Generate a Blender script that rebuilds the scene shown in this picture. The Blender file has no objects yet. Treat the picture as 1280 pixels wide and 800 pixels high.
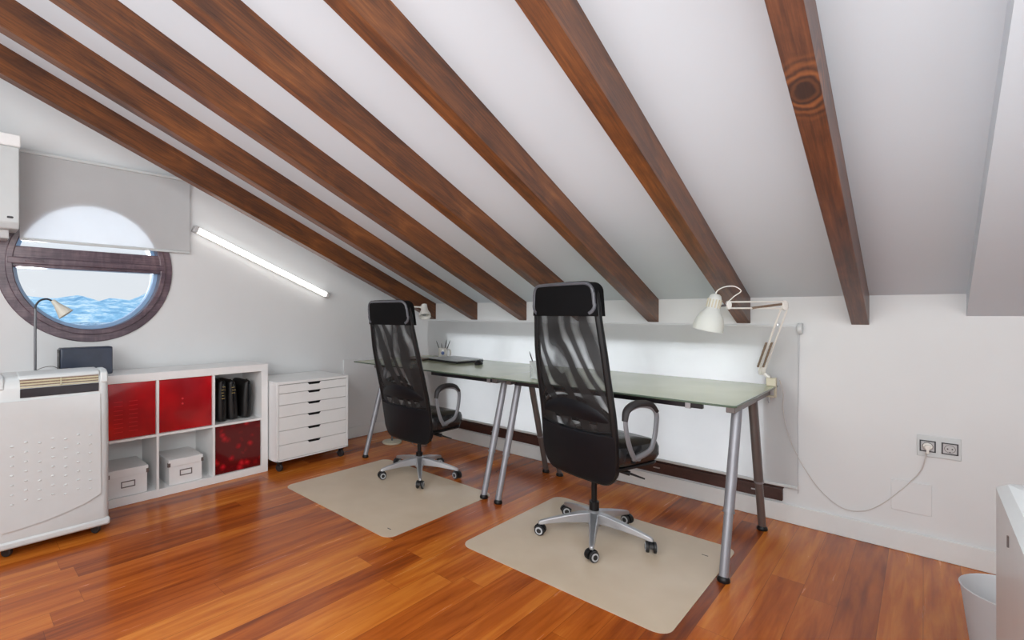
import bpy, bmesh, math, random
from mathutils import Vector, Matrix
random.seed(4)
PI = math.pi
COL = bpy.context.scene.collection
SC = bpy.context.scene

# ------------------------------------------------------------------ materials
def srgb(r, g, b):
    def c(v):
        v /= 255.0
        return v / 12.92 if v <= 0.04045 else ((v + 0.055) / 1.055) ** 2.4
    return (c(r), c(g), c(b), 1.0)

class NM:
    def __init__(s, name):
        s.m = bpy.data.materials.new(name); s.m.use_nodes = True
        s.t = s.m.node_tree; s.n = s.t.nodes; s.l = s.t.links
        s.b = s.n['Principled BSDF']; s.out = s.n['Material Output']
    def add(s, kind, **kw):
        n = s.n.new(kind)
        for k, v in kw.items(): setattr(n, k, v)
        return n
    def link(s, a, b): s.l.new(a, b)
    def math(s, op, a, b=None, c=None, clamp=False):
        n = s.add('ShaderNodeMath', operation=op); n.use_clamp = clamp
        for i, v in enumerate((a, b, c)):
            if v is None: continue
            if isinstance(v, (int, float)): n.inputs[i].default_value = v
            else: s.link(v, n.inputs[i])
        return n.outputs[0]
    def ramp(s, fac, stops, interp='LINEAR'):
        n = s.add('ShaderNodeValToRGB'); r = n.color_ramp; r.interpolation = interp
        while len(r.elements) < len(stops): r.elements.new(0.5)
        for e, (p, c) in zip(r.elements, stops): e.position = p; e.color = c
        s.link(fac, n.inputs[0]); return n.outputs[0]
    def coords(s, scale=(1, 1, 1), kind='Object', loc=(0, 0, 0), rot=(0, 0, 0)):
        t = s.add('ShaderNodeTexCoord'); m = s.add('ShaderNodeMapping')
        s.link(t.outputs[kind], m.inputs[0]); m.inputs['Scale'].default_value = scale
        m.inputs['Location'].default_value = loc; m.inputs['Rotation'].default_value = rot
        return m.outputs[0]
    def vmap(s, vec, scale):
        m = s.add('ShaderNodeMapping'); s.link(vec, m.inputs[0]); m.inputs['Scale'].default_value = scale
        return m.outputs[0]
    def noise(s, vec, scale=5, detail=4, rough=0.55, dist=0):
        n = s.add('ShaderNodeTexNoise'); s.link(vec, n.inputs['Vector'])
        n.inputs['Scale'].default_value = scale; n.inputs['Detail'].default_value = detail
        n.inputs['Roughness'].default_value = rough; n.inputs['Distortion'].default_value = dist
        return n.outputs[0]
    def bump(s, h, strength=0.2, dist=0.01):
        n = s.add('ShaderNodeBump'); n.inputs['Strength'].default_value = strength
        n.inputs['Distance'].default_value = dist
        s.link(h, n.inputs['Height']); s.link(n.outputs[0], s.b.inputs['Normal'])
    def mix(s, fac, a, b, mode='MIX'):
        n = s.add('ShaderNodeMix', data_type='RGBA', blend_type=mode)
        for sock, v in ((n.inputs[0], fac), (n.inputs[6], a), (n.inputs[7], b)):
            if isinstance(v, (int, float)): sock.default_value = v
            elif isinstance(v, tuple): sock.default_value = v
            else: s.link(v, sock)
        return n.outputs[2]

def plain(name, col, rough=0.5, metal=0.0, var=0.04, nscale=12, coat=0.0, spec=0.5, emit=None, bumpy=0.0):
    """principled with a faint procedural variation"""
    k = NM(name); v = k.coords()
    f = k.noise(v, nscale, 3)
    d = tuple(max(0, c * (1 - var * 2)) for c in col[:3]) + (1,)
    u = tuple(min(1, c * (1 + var)) for c in col[:3]) + (1,)
    k.link(k.ramp(f, [(0.3, d), (0.7, u)]), k.b.inputs['Base Color'])
    k.b.inputs['Roughness'].default_value = rough; k.b.inputs['Metallic'].default_value = metal
    k.b.inputs['Coat Weight'].default_value = coat; k.b.inputs['Specular IOR Level'].default_value = spec
    if emit:
        k.b.inputs['Emission Color'].default_value = emit[0]; k.b.inputs['Emission Strength'].default_value = emit[1]
    if bumpy: k.bump(k.noise(k.coords(), 260, 2), bumpy, 0.002)
    return k.m

M = {}
M['wall'] = plain('wall_paint', srgb(221, 223, 224), 0.75, var=0.012, nscale=2.5)
M['ceiling'] = plain('ceiling_paint', srgb(213, 222, 230), 0.8, var=0.01, nscale=2)
M['base'] = plain('baseboard_paint', srgb(224, 227, 227), 0.35, var=0.01)
M['white_lam'] = plain('white_laminate', srgb(235, 236, 236), 0.3, var=0.01)
M['white_plastic'] = plain('white_plastic', srgb(208, 213, 214), 0.36, var=0.01, coat=0.1)
M['white_metal'] = plain('white_enamel', srgb(232, 230, 224), 0.3, var=0.02)
M['line'] = plain('dark_joint', srgb(70, 70, 72), 0.7)
M['card'] = plain('white_cardboard', srgb(235, 236, 236), 0.6, var=0.015)
M['greycard'] = plain('card_lid', srgb(205, 205, 203), 0.6, var=0.02)
M['silver'] = plain('brushed_aluminium', srgb(190, 192, 196), 0.33, 0.75, var=0.03)
M['leg'] = plain('silver_lacquer', srgb(146, 147, 153), 0.42, 0.35, var=0.03)
M['armsilver'] = plain('grey_armrest_metal', srgb(140, 142, 147), 0.4, 0.4)
M['bar'] = plain('grey_crossbar', srgb(120, 115, 114), 0.35, 0.5, var=0.03)
M['black'] = plain('black_plastic', srgb(14, 14, 16), 0.42, var=0.1, spec=0.35)
M['leather'] = plain('black_leather', srgb(8, 11, 18), 0.45, var=0.15, nscale=30, spec=0.3)
M['headleather'] = plain('headrest_fabric', srgb(10, 10, 12), 0.8, var=0.1, nscale=60, spec=0.15)
M['piping'] = plain('headrest_leather_edge', srgb(84, 86, 92), 0.35, var=0.1)
M['reveal'] = plain('blue_reflection_sash', srgb(150, 184, 222), 0.25, var=0.03)  # blue reflection on the sash is put into its colour
M['seat'] = plain('seat_leather', srgb(38, 38, 40), 0.25, var=0.1, nscale=30, bumpy=0.08)
M['armpad'] = plain('arm_pad_rubber', srgb(40, 38, 40), 0.6, var=0.05)
M['rubber'] = plain('caster_rubber', srgb(34, 34, 36), 0.5, var=0.08)
M['greyring'] = plain('caster_ring', srgb(185, 187, 190), 0.4)
M['darkvent'] = plain('dark_vent', srgb(38, 36, 42), 0.3, var=0.08)
M['brass'] = plain('beige_louver', srgb(196, 190, 160), 0.35, var=0.05)
M['lampgrey'] = plain('lamp_steel', srgb(120, 122, 126), 0.35, 0.7)
M['lampcream'] = plain('lamp_cream', srgb(214, 212, 200), 0.35)
M['cream'] = plain('cream_metal', srgb(205, 199, 178), 0.4)
M['spring'] = plain('spring_steel', srgb(140, 120, 102), 0.45, 0.2, var=0.2, nscale=200)
M['bagfab'] = plain('black_nylon', srgb(20, 19, 19), 0.5, var=0.2, nscale=60, bumpy=0.3)
M['bagzip'] = plain('brass_buckle', srgb(190, 176, 120), 0.25, 0.8)
M['laptop'] = plain('laptop_silver', srgb(188, 191, 193), 0.35, 0.2)
M['laptopdark'] = plain('laptop_base', srgb(28, 28, 30), 0.4)
M['tinted'] = plain('speaker_blue_black', srgb(52, 60, 76), 0.3, var=0.1)
M['pen'] = plain('pencil_black', srgb(35, 35, 40), 0.5)
M['mug'] = plain('mug_ceramic', srgb(216, 214, 206), 0.2, coat=0.4)
M['mugblue'] = plain('mug_emblem_blue', srgb(70, 96, 150), 0.3)
M['socket'] = plain('socket_grey', srgb(196, 196, 197), 0.35)
M['socketframe'] = plain('socket_dark_frame', srgb(72, 74, 78), 0.4)
M['cable'] = plain('white_cable', srgb(205, 202, 198), 0.5)
M['cablegrey'] = plain('grey_cable', srgb(120, 116, 110), 0.5)
M['hillside'] = None

def wood(name, stops, grain=(14, 0.7, 14), rough=0.4, coat=0.15, tilt=0.0, amp=1.0, knots=()):
    k = NM(name); oi = k.add('ShaderNodeObjectInfo')
    def tc(sc_):
        # first turn the coordinates along the slope, then stretch them
        return k.vmap(k.coords(rot=(tilt, 0, 0)), sc_)
    v = tc(grain)
    va = k.add('ShaderNodeVectorMath', operation='ADD'); k.link(v, va.inputs[0])
    sc = k.add('ShaderNodeVectorMath', operation='SCALE'); cmb = k.add('ShaderNodeCombineXYZ')
    for i in range(3): k.link(oi.outputs['Random'], cmb.inputs[i])
    k.link(cmb.outputs[0], sc.inputs[0]); sc.inputs['Scale'].default_value = 37
    k.link(sc.outputs[0], va.inputs[1])
    a = k.noise(va.outputs[0], 1.6, 8, 0.62, 1.3)
    b = k.noise(tc((70, 2.2, 70)), 2.0, 5, 0.65)
    c = k.noise(tc((5, 1.6, 5)), 1.6, 4, 0.6, 0.8)
    f = k.math('ADD', k.math('MULTIPLY', a, 0.35 * amp), k.math('ADD', k.math('MULTIPLY', b, 0.3), k.math('MULTIPLY', c, 0.38)))
    cc = k.ramp(f, stops)
    for kp in knots:
        sub_ = k.add('ShaderNodeVectorMath', operation='SUBTRACT'); k.link(k.coords(), sub_.inputs[0]); sub_.inputs[1].default_value = kp
        ln = k.add('ShaderNodeVectorMath', operation='LENGTH'); k.link(k.vmap(sub_.outputs[0], (1.5, 1, 1)), ln.inputs[0])
        dd = k.math('ADD', ln.outputs['Value'], k.math('MULTIPLY', k.math('SUBTRACT', k.noise(k.coords(), 9, 3), 0.5), 0.07))
        rings_ = k.math('MULTIPLY_ADD', k.math('SINE', k.math('MULTIPLY', dd, 210)), 0.5, 0.5)
        mask = k.ramp(dd, [(0.05, (1, 1, 1, 1)), (0.15, (0, 0, 0, 1))])
        kc = k.mix(rings_, srgb(48, 24, 16), srgb(150, 88, 44))
        kc = k.mix(k.ramp(dd, [(0.03, (1, 1, 1, 1)), (0.06, (0, 0, 0, 1))]), kc, srgb(34, 18, 16))
        cc = k.mix(k.math('MULTIPLY', mask, 0.8), cc, kc)
    k.link(cc, k.b.inputs['Base Color'])
    k.b.inputs['Roughness'].default_value = rough; k.b.inputs['Coat Weight'].default_value = coat
    k.b.inputs['Coat Roughness'].default_value = 0.25
    k.bump(f, 0.15, 0.003)
    return k.m
M['beam'] = wood('stained_beam_wood', [(0.37, srgb(48, 26, 14)), (0.48, srgb(88, 49, 23)), (0.57, srgb(118, 68, 30)), (0.69, srgb(152, 94, 46))], tilt=math.atan(0.403))
M['sill'] = wood('dark_window_wood', [(0.35, srgb(44, 24, 20)), (0.6, srgb(74, 46, 40)), (0.8, srgb(96, 66, 58))], grain=(1, 14, 14))
M['ring'] = wood('round_window_wood', [(0.35, srgb(58, 46, 54)), (0.5, srgb(92, 76, 86)), (0.65, srgb(132, 112, 118))], grain=(9, 9, 2), rough=0.3, coat=0.3)

def floor_mat():
    k = NM('jatoba_planks')
    t = k.add('ShaderNodeTexCoord'); s = k.add('ShaderNodeSeparateXYZ'); k.link(t.outputs['Object'], s.inputs[0])
    W, L = 0.118, 1.7
    px = k.math('DIVIDE', k.math('ADD', s.outputs[0], 20 * W - 3.707 + 12 * W), W)
    row = k.math('FLOOR', px)
    wn = k.add('ShaderNodeTexWhiteNoise', noise_dimensions='1D'); k.link(row, wn.inputs['W'])
    py = k.math('ADD', k.math('DIVIDE', s.outputs[1], L), k.math('MULTIPLY', wn.outputs['Value'], 7.3))
    seg = k.math('FLOOR', py)
    cm = k.add('ShaderNodeCombineXYZ'); k.link(row, cm.inputs[0]); k.link(seg, cm.inputs[1])
    w2 = k.add('ShaderNodeTexWhiteNoise', noise_dimensions='2D'); k.link(cm.outputs[0], w2.inputs['Vector'])
    rnd = w2.outputs['Value']
    # grain, shifted per plank
    off = k.add('ShaderNodeCombineXYZ'); k.link(k.math('MULTIPLY', rnd, 31), off.inputs[0]); k.link(k.math('MULTIPLY', rnd, 17), off.inputs[1])
    va = k.add('ShaderNodeVectorMath', operation='ADD'); k.link(k.coords((26, 1.6, 1)), va.inputs[0]); k.link(off.outputs[0], va.inputs[1])
    g = k.noise(va.outputs[0], 1.4, 7, 0.6, 0.6)
    va2 = k.add('ShaderNodeVectorMath', operation='ADD'); k.link(k.coords((9, 0.9, 1)), va2.inputs[0]); k.link(off.outputs[0], va2.inputs[1])
    g2 = k.noise(va2.outputs[0], 1.0, 3, 0.5, 1.2)
    f = k.math('ADD', k.math('ADD', k.math('MULTIPLY', rnd, 0.22), k.math('MULTIPLY', g, 0.40)), k.math('MULTIPLY', g2, 0.42))
    col = k.ramp(f, [(0.30, srgb(102, 44, 14)), (0.44, srgb(148, 70, 20)), (0.55, srgb(178, 91, 28)), (0.68, srgb(204, 120, 42)), (0.85, srgb(224, 152, 72))])
    fx = k.math('FRACT', px); fy = k.math('FRACT', py)
    ex = k.math('MINIMUM', fx, k.math('SUBTRACT', 1.0, fx)); ey = k.math('MINIMUM', fy, k.math('SUBTRACT', 1.0, fy))
    gap = k.math('MINIMUM', k.math('MULTIPLY', ex, W), k.math('MULTIPLY', ey, L))
    gm = k.math('LESS_THAN', gap, 0.0008)
    col2 = k.mix(k.math('MULTIPLY', gm, 0.55), col, srgb(60, 22, 8))
    k.link(col2, k.b.inputs['Base Color'])
    k.b.inputs['Roughness'].default_value = 0.3
    rr = k.math('ADD', k.math('MULTIPLY', g, 0.08), 0.22); k.link(rr, k.b.inputs['Roughness'])
    k.b.inputs['Specular IOR Level'].default_value = 0.3
    k.b.inputs['Coat Weight'].default_value = 0.12; k.b.inputs['Coat Roughness'].default_value = 0.15
    return k.m
M['floor'] = floor_mat()

def translucent(name, col, tr=0.5, tint=None, rough=0.6):
    k = NM(name)
    d = k.add('ShaderNodeBsdfDiffuse'); t = k.add('ShaderNodeBsdfTranslucent'); m = k.add('ShaderNodeMixShader')
    v = k.coords((1, 1, 1)); f = k.noise(v, 6, 3)
    c = k.ramp(f, [(0.3, tuple(x * 0.97 for x in col[:3]) + (1,)), (0.7, col)])
    k.link(c, d.inputs[0]); k.link(c, t.inputs[0]) if tint is None else None
    if tint: t.inputs[0].default_value = tint
    m.inputs[0].default_value = tr
    k.link(d.outputs[0], m.inputs[1]); k.link(t.outputs[0], m.inputs[2]); k.link(m.outputs[0], k.out.inputs[0])
    return k.m
M['blind'] = translucent('blind_fabric', srgb(236, 237, 238), 0.5)
M['shade'] = translucent('lamp_shade_white', srgb(228, 232, 230), 0.25)
M['bin'] = translucent('frosted_bin_plastic', srgb(232, 234, 236), 0.4)

def clear_mat():
    k = NM('clear_tumbler_glass')
    t = k.add('ShaderNodeBsdfTransparent'); m = k.add('ShaderNodeMixShader'); m.inputs[0].default_value = 0.65
    f = k.noise(k.coords(), 20, 2); k.link(k.ramp(f, [(0.3, srgb(206, 214, 212)), (0.7, srgb(220, 226, 224))]), k.b.inputs['Base Color'])
    k.b.inputs['Roughness'].default_value = 0.1
    k.link(k.b.outputs[0], m.inputs[1]); k.link(t.outputs[0], m.inputs[2]); k.link(m.outputs[0], k.out.inputs[0])
    return k.m
M['clear'] = clear_mat()
def glass_mat():
    k = NM('window_glass')
    t = k.add('ShaderNodeBsdfTransparent'); g = k.add('ShaderNodeBsdfGlossy'); m = k.add('ShaderNodeMixShader')
    t.inputs[0].default_value = (0.96, 0.98, 1, 1); g.inputs['Roughness'].default_value = 0.02
    fr = k.add('ShaderNodeFresnel'); fr.inputs[0].default_value = 1.45
    k.link(fr.outputs[0], m.inputs[0]); k.link(t.outputs[0], m.inputs[1]); k.link(g.outputs[0], m.inputs[2]); k.link(m.outputs[0], k.out.inputs[0])
    return k.m
M['glass'] = glass_mat()

def desk_glass():
    k = NM('frosted_desk_glass'); v = k.coords()
    f = k.noise(v, 3, 2)
    k.link(k.ramp(f, [(0.3, srgb(176, 184, 154)), (0.7, srgb(188, 194, 164))]), k.b.inputs['Base Color'])
    k.b.inputs['Roughness'].default_value = 0.22; k.b.inputs['Coat Weight'].default_value = 0.15
    k.b.inputs['Coat Roughness'].default_value = 0.08; k.b.inputs['Specular IOR Level'].default_value = 0.35
    return k.m
M['deskglass'] = desk_glass()
M['deskedge'] = plain('glass_edge_green', srgb(84, 98, 84), 0.12, var=0.05)

def mat_pad():
    k = NM('chair_mat_plastic')
    p = k.b; v = k.coords(); f = k.noise(v, 4, 2)
    k.link(k.ramp(f, [(0.3, srgb(222, 203, 177)), (0.7, srgb(232, 215, 191))]), p.inputs['Base Color'])
    p.inputs['Roughness'].default_value = 0.28; p.inputs['Specular IOR Level'].default_value = 0.6
    t = k.add('ShaderNodeBsdfTransparent'); t.inputs[0].default_value = (1, 0.97, 0.94, 1); m = k.add('ShaderNodeMixShader')
    m.inputs[0].default_value = 0.76
    k.link(t.outputs[0], m.inputs[1]); k.link(p.outputs[0], m.inputs[2]); k.link(m.outputs[0], k.out.inputs[0])
    k.bump(k.noise(k.coords(), 180, 2), 0.15, 0.001)
    return k.m
M['pad'] = mat_pad()

def red_panel(name, mode):
    k = NM(name); v = k.coords((1, 1, 1))
    if mode == 'c':
        pass
        vo = k.add('ShaderNodeTexVoronoi'); vo.inputs['Scale'].default_value = 16; k.link(v, vo.inputs['Vector'])
        f = k.math('ADD', k.math('MULTIPLY', vo.outputs['Distance'], -0.9), k.math('ADD', k.noise(v, 9, 5, 0.7), 0.18))
        c = k.ramp(f, [(0.3, srgb(84, 2, 14)), (0.5, srgb(140, 6, 22)), (0.75, srgb(200, 30, 44))])
    else:
        f = k.noise(v, 4 if mode == 'a' else 3, 3)
        c = k.ramp(f, [(0.35, srgb(138, 0, 18)), (0.65, srgb(180, 2, 18))])
        if mode == 'a':
            sx = k.add('ShaderNodeSeparateXYZ'); k.link(k.coords(), sx.inputs[0])
            rz = k.math('LESS_THAN', k.math('FRACT', k.math('DIVIDE', sx.outputs[2], 0.026)), 0.16)
            ry = k.math('LESS_THAN', k.math('FRACT', k.math('DIVIDE', k.math('ADD', sx.outputs[1], 0.98), 0.08)), 0.6)
            lo = k.math('LESS_THAN', k.math('ABSOLUTE', k.math('SUBTRACT', sx.outputs[2], 0.54)), 0.1)
            le = k.math('LESS_THAN', sx.outputs[1], -0.82)
            mk = k.math('MULTIPLY', k.math('MULTIPLY', rz, ry), k.math('MULTIPLY', lo, le))
            c = k.mix(k.math('MULTIPLY', mk, 0.5), c, srgb(216, 44, 54))
    k.link(c, k.b.inputs['Base Color'])
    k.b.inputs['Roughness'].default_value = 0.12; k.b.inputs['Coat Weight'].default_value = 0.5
    k.link(c, k.b.inputs['Emission Color']); k.b.inputs['Emission Strength'].default_value = 0.12  # slight glow added to the red; the panels are no lamps
    return k.m
M['red_a'] = red_panel('red_translucent_panel', 'a'); M['red_b'] = red_panel('bright_red_panel', 'b'); M['red_c'] = red_panel('dark_red_panel', 'c')
M['redlight'] = plain('lighter_red_mark', srgb(216, 44, 54), 0.3)

def mesh_fabric():
    k = NM('chair_mesh_fabric')
    v = k.coords((1, 1, 1))
    # soft moire of two layered nets
    oi = k.add('ShaderNodeObjectInfo'); sh_ = k.add('ShaderNodeVectorMath', operation='ADD'); cb = k.add('ShaderNodeCombineXYZ')
    k.link(oi.outputs['Random'], cb.inputs[0]); k.link(oi.outputs['Random'], cb.inputs[2]); k.link(cb.outputs[0], sh_.inputs[1])
    k.link(k.coords((1, 1, 0.55), rot=(0, 0.6, 0)), sh_.inputs[0])
    w = k.add('ShaderNodeTexWave', wave_type='BANDS', bands_direction='X'); w.inputs['Scale'].default_value = 3.4
    w.inputs['Distortion'].default_value = 9.0; w.inputs['Detail'].default_value = 1.5; w.inputs['Detail Scale'].default_value = 1.3
    k.link(sh_.outputs[0], w.inputs['Vector'])
    f = k.ramp(w.outputs['Fac'], [(0.3, (0, 0, 0, 1)), (0.9, (1, 1, 1, 1))])
    n = k.noise(sh_.outputs[0], 9, 2)
    tr = k.math('MULTIPLY', k.math('ADD', k.math('MULTIPLY', f, 0.5), 0.06), k.ramp(n, [(0.38, (0.3, 0.3, 0.3, 1)), (0.62, (1, 1, 1, 1))]))
    k.b.inputs['Base Color'].default_value = srgb(12, 12, 14); k.b.inputs['Roughness'].default_value = 0.6
    t = k.add('ShaderNodeBsdfTransparent'); m = k.add('ShaderNodeMixShader')
    k.link(tr, m.inputs[0]); k.link(k.b.outputs[0], m.inputs[1]); k.link(t.outputs[0], m.inputs[2]); k.link(m.outputs[0], k.out.inputs[0])
    return k.m
M['net'] = mesh_fabric()

def emis(name, col, st):
    k = NM(name); k.b.inputs['Base Color'].default_value = col
    k.b.inputs['Emission Color'].default_value = col; k.b.inputs['Emission Strength'].default_value = st
    return k.m
M['tube'] = emis('fluorescent_tube', (1, 0.98, 0.94, 1), 2.6)
M['bulb'] = emis('lamp_bulb', (1, 0.88, 0.68, 1), 0.9)
M['acglow'] = plain('wall_unit_white_glow', srgb(236, 236, 236), 0.3, emit=((1, 1, 1, 1), 0.12))  # faint emission paints the light on the top panel; it is no lamp

# ------------------------------------------------------------------ mesh builder
class MB:
    def __init__(s): s.v = []; s.f = []
    def add(s, vs, fs, mat=None):
        o = len(s.v)
        s.v += [tuple(mat @ Vector(p)) if mat else tuple(p) for p in vs]
        s.f += [tuple(i + o for i in f) for f in fs]
    def box(s, x0, x1, y0, y1, z0, z1, mat=None):
        vs = [(x, y, z) for z in (z0, z1) for y in (y0, y1) for x in (x0, x1)]
        s.add(vs, [(0, 2, 3, 1), (4, 5, 7, 6), (0, 1, 5, 4), (2, 6, 7, 3), (0, 4, 6, 2), (1, 3, 7, 5)], mat); return s
    def prism(s, pts, lo, hi, axis='z', mat=None):
        n = len(pts)
        def p(a, b, h): return {'z': (a, b, h), 'x': (h, a, b), 'y': (a, h, b)}[axis]
        vs = [p(a, b, lo) for a, b in pts] + [p(a, b, hi) for a, b in pts]
        fs = [tuple(range(n - 1, -1, -1)), tuple(range(n, 2 * n))] + [(i, (i + 1) % n, n + (i + 1) % n, n + i) for i in range(n)]
        s.add(vs, fs, mat); return s
    def tube(s, path, r, seg=10, closed=False, flat=None, cap=True):
        P = [Vector(p) for p in path]; n = len(P)
        R = r if isinstance(r, (list, tuple)) else [r] * n
        rings = []; up = None
        for i, p in enumerate(P):
            if closed: t = (P[(i + 1) % n] - P[i - 1])
            else: t = P[min(i + 1, n - 1)] - P[max(i - 1, 0)]
            t.normalize()
            if up is None:
                a = Vector((0, 0, 1)) if abs(t.z) < 0.9 else Vector((1, 0, 0))
                up = t.cross(a).normalized()
            up = (up - t * up.dot(t)).normalized(); w = t.cross(up)
            fy = flat or 1.0
            rings.append([p + (up * math.cos(2 * PI * k / seg) + w * math.sin(2 * PI * k / seg) * fy) * R[i] for k in range(seg)])
        vs = [v for rg in rings for v in rg]; fs = []
        m = n if closed else n - 1
        for i in range(m):
            for k in range(seg):
                a = i * seg + k; b = i * seg + (k + 1) % seg; j = ((i + 1) % n) * seg
                fs.append((a, b, j + (k + 1) % seg, j + k))
        if not closed and cap:
            fs.append(tuple(range(seg - 1, -1, -1))); fs.append(tuple(range((n - 1) * seg, n * seg)))
        s.add(vs, fs); return s
    def lathe(s, prof, seg=24, mat=None, cap0=True, cap1=True):
        vs = [(r * math.cos(2 * PI * k / seg), r * math.sin(2 * PI * k / seg), z) for r, z in prof for k in range(seg)]
        fs = []
        for i in range(len(prof) - 1):
            for k in range(seg):
                k2 = (k + 1) % seg
                fs.append((i * seg + k, i * seg + k2, (i + 1) * seg + k2, (i + 1) * seg + k))
        if cap0: fs.append(tuple(range(seg - 1, -1, -1)))
        if cap1: fs.append(tuple(range((len(prof) - 1) * seg, len(prof) * seg)))
        s.add(vs, fs, mat); return s
    def grid(s, rows):
        n = len(rows[0]); vs = [p for r in rows for p in r]
        fs = [(i * n + j, i * n + j + 1, (i + 1) * n + j + 1, (i + 1) * n + j) for i in range(len(rows) - 1) for j in range(n - 1)]
        s.add(vs, fs); return s
    def build(s, name, mat, parent=None, bevel=0, loc=(0, 0, 0), rot=(0, 0, 0), smooth=True, solid=0, sub=0, segs=2, recalc=True):
        me = bpy.data.meshes.new(name); me.from_pydata(s.v, [], s.f); me.update()
        if recalc:
            bm = bmesh.new(); bm.from_mesh(me); bmesh.ops.recalc_face_normals(bm, faces=bm.faces[:]); bm.to_mesh(me); bm.free()
        me.materials.append(M[mat] if isinstance(mat, str) else mat)
        if smooth:
            me.polygons.foreach_set('use_smooth', [True] * len(me.polygons))
            try: me.set_sharp_from_angle(angle=math.radians(38))
            except Exception: pass
        o = bpy.data.objects.new(name, me); COL.objects.link(o)
        o.location = loc; o.rotation_euler = rot
        if parent: o.parent = parent
        if solid:
            m = o.modifiers.new('solid', 'SOLIDIFY'); m.thickness = solid; m.offset = 0
        if bevel:
            m = o.modifiers.new('bevel', 'BEVEL'); m.width = bevel; m.segments = segs; m.limit_method = 'ANGLE'; m.angle_limit = math.radians(35)
            m.harden_normals = False
        if sub:
            m = o.modifiers.new('sub', 'SUBSURF'); m.levels = sub; m.render_levels = sub
        return o

def B(x0, x1, y0, y1, z0, z1): return MB().box(x0, x1, y0, y1, z0, z1)
def rrect(cx, cy, hx, hy, r, n=5):
    out = []
    for sx, sy, a0 in ((1, 1, 0), (-1, 1, 90), (-1, -1, 180), (1, -1, 270)):
        for i in range(n + 1):
            a = math.radians(a0 + 90 * i / n)
            out.append((cx + sx * (hx - r) + r * math.cos(a), cy + sy * (hy - r) + r * math.sin(a)))
    return out
def spline(pts, n=8):
    """Catmull-Rom through the points"""
    P = [Vector(p) for p in pts]; Q = [2 * P[0] - P[1]] + P + [2 * P[-1] - P[-2]]; out = []
    for i in range(1, len(Q) - 2):
        for k in range(n):
            t = k / n
            out.append(0.5 * ((2 * Q[i]) + (Q[i + 1] - Q[i - 1]) * t + (2 * Q[i - 1] - 5 * Q[i] + 4 * Q[i + 1] - Q[i + 2]) * t * t + (3 * Q[i] - Q[i - 1] - 3 * Q[i + 1] + Q[i + 2]) * t ** 3))
    out.append(P[-1]); return [tuple(p) for p in out]
def interp(x, tab):
    if x <= tab[0][0]: return tab[0][1]
    for (a, u), (b, v) in zip(tab, tab[1:]):
        if x <= b: return u + (v - u) * (x - a) / (b - a)
    return tab[-1][1]

def tag(o, label, cat, group=None, kind=None):
    o['label'] = label; o['category'] = cat
    if group: o['group'] = group
    if kind: o['kind'] = kind
    return o
def thing(name, label, cat, loc=(0, 0, 0), rz=0, group=None):
    o = bpy.data.objects.new(name, None); COL.objects.link(o); o.empty_display_size = 0.1
    o.location = loc; o.rotation_euler = (0, 0, rz)
    return tag(o, label, cat, group)
def struct(o, label, cat):
    return tag(o, label, cat, kind='structure')
def copy_tree(o, parent=None):
    c = o.copy(); COL.objects.link(c)
    if parent: c.parent = parent
    for ch in list(o.children): copy_tree(ch, c)
    return c

# ------------------------------------------------------------------ the room
SL = 0.403           # ceiling slope
ZC = 1.254           # ceiling height at the knee wall
ZB = 1.104           # beam underside there
YB, XR = -4.9, 5.4   # far ends of the room, behind the camera
def cz(y): return ZC - SL * y
struct(B(-0.3, XR + .1, YB - .1, 0.2, -0.12, 0).build('floor', 'floor', smooth=False), 'glossy orange-brown hardwood plank floor', 'floor')
struct(MB().prism([(0.2, cz(0.2)), (YB - .1, cz(YB - .1)), (YB - .1, cz(YB - .1) + .12), (0.2, cz(0.2) + .12)], -0.3, XR + .1, 'x').build('ceiling', 'ceiling', smooth=False), 'sloping white plastered ceiling between the beams', 'ceiling')
# knee wall with the long low window opening
WX0, WX1, WZ0, WZ1 = 0.62, 3.07, 0.20, 0.97
m = MB()
for x0, x1, z0, z1 in ((-0.3, WX0, 0, cz(0)), (WX1, XR, 0, cz(0)), (WX0, WX1, 0, WZ0), (WX0, WX1, WZ1, cz(0))):
    m.box(x0, x1, 0, 0.2, z0, z1)
struct(m.build('wall_back', 'wall', smooth=False), 'low white knee wall behind the desks', 'wall')
# gable wall with the round opening
CY, CZ_, CR = -2.70, 1.455, 0.41
m = MB()
ya, yb, za, zb = -3.2, -2.2, 0.955, 1.955
N = 64
cir = [(CY + CR * math.cos(2 * PI * k / N), CZ_ + CR * math.sin(2 * PI * k / N)) for k in range(N)]
def sq(k):
    a = 2 * PI * k / N; c, s = math.cos(a), math.sin(a); q = 0.5 / max(abs(c), abs(s))
    return (CY + c * q, CZ_ + s * q)
sqr = [sq(k) for k in range(N)]
for x in (0.0, -0.28):
    o = len(m.v); m.v += [(x, a, b) for a, b in cir] + [(x, a, b) for a, b in sqr]
    m.f += [(o + k, o + (k + 1) % N, o + N + (k + 1) % N, o + N + k) for k in range(N)]
m.f += [(k, (k + 1) % N, 2 * N + (k + 1) % N, 2 * N + k) for k in range(N)]
def wallpoly(pts): m.prism(pts, -0.28, 0.0, 'x')
wallpoly([(0.2, 0), (yb, 0), (yb, cz(yb)), (0.2, cz(0.2))])
wallpoly([(yb, 0), (ya, 0), (ya, za), (yb, za)])
wallpoly([(yb, zb), (ya, zb), (ya, cz(ya)), (yb, cz(yb))])
wallpoly([(ya, 0), (YB, 0), (YB, cz(YB)), (ya, cz(ya))])
wl = m.build('wall_left', 'wall', smooth=False, recalc=False)
struct(wl, 'white gable wall with the round window', 'wall')
struct(B(XR, XR + .1, YB, 0.2, 0, cz(YB)).build('wall_right', 'wall', smooth=False), 'white wall on the right side of the room', 'wall')
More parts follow.
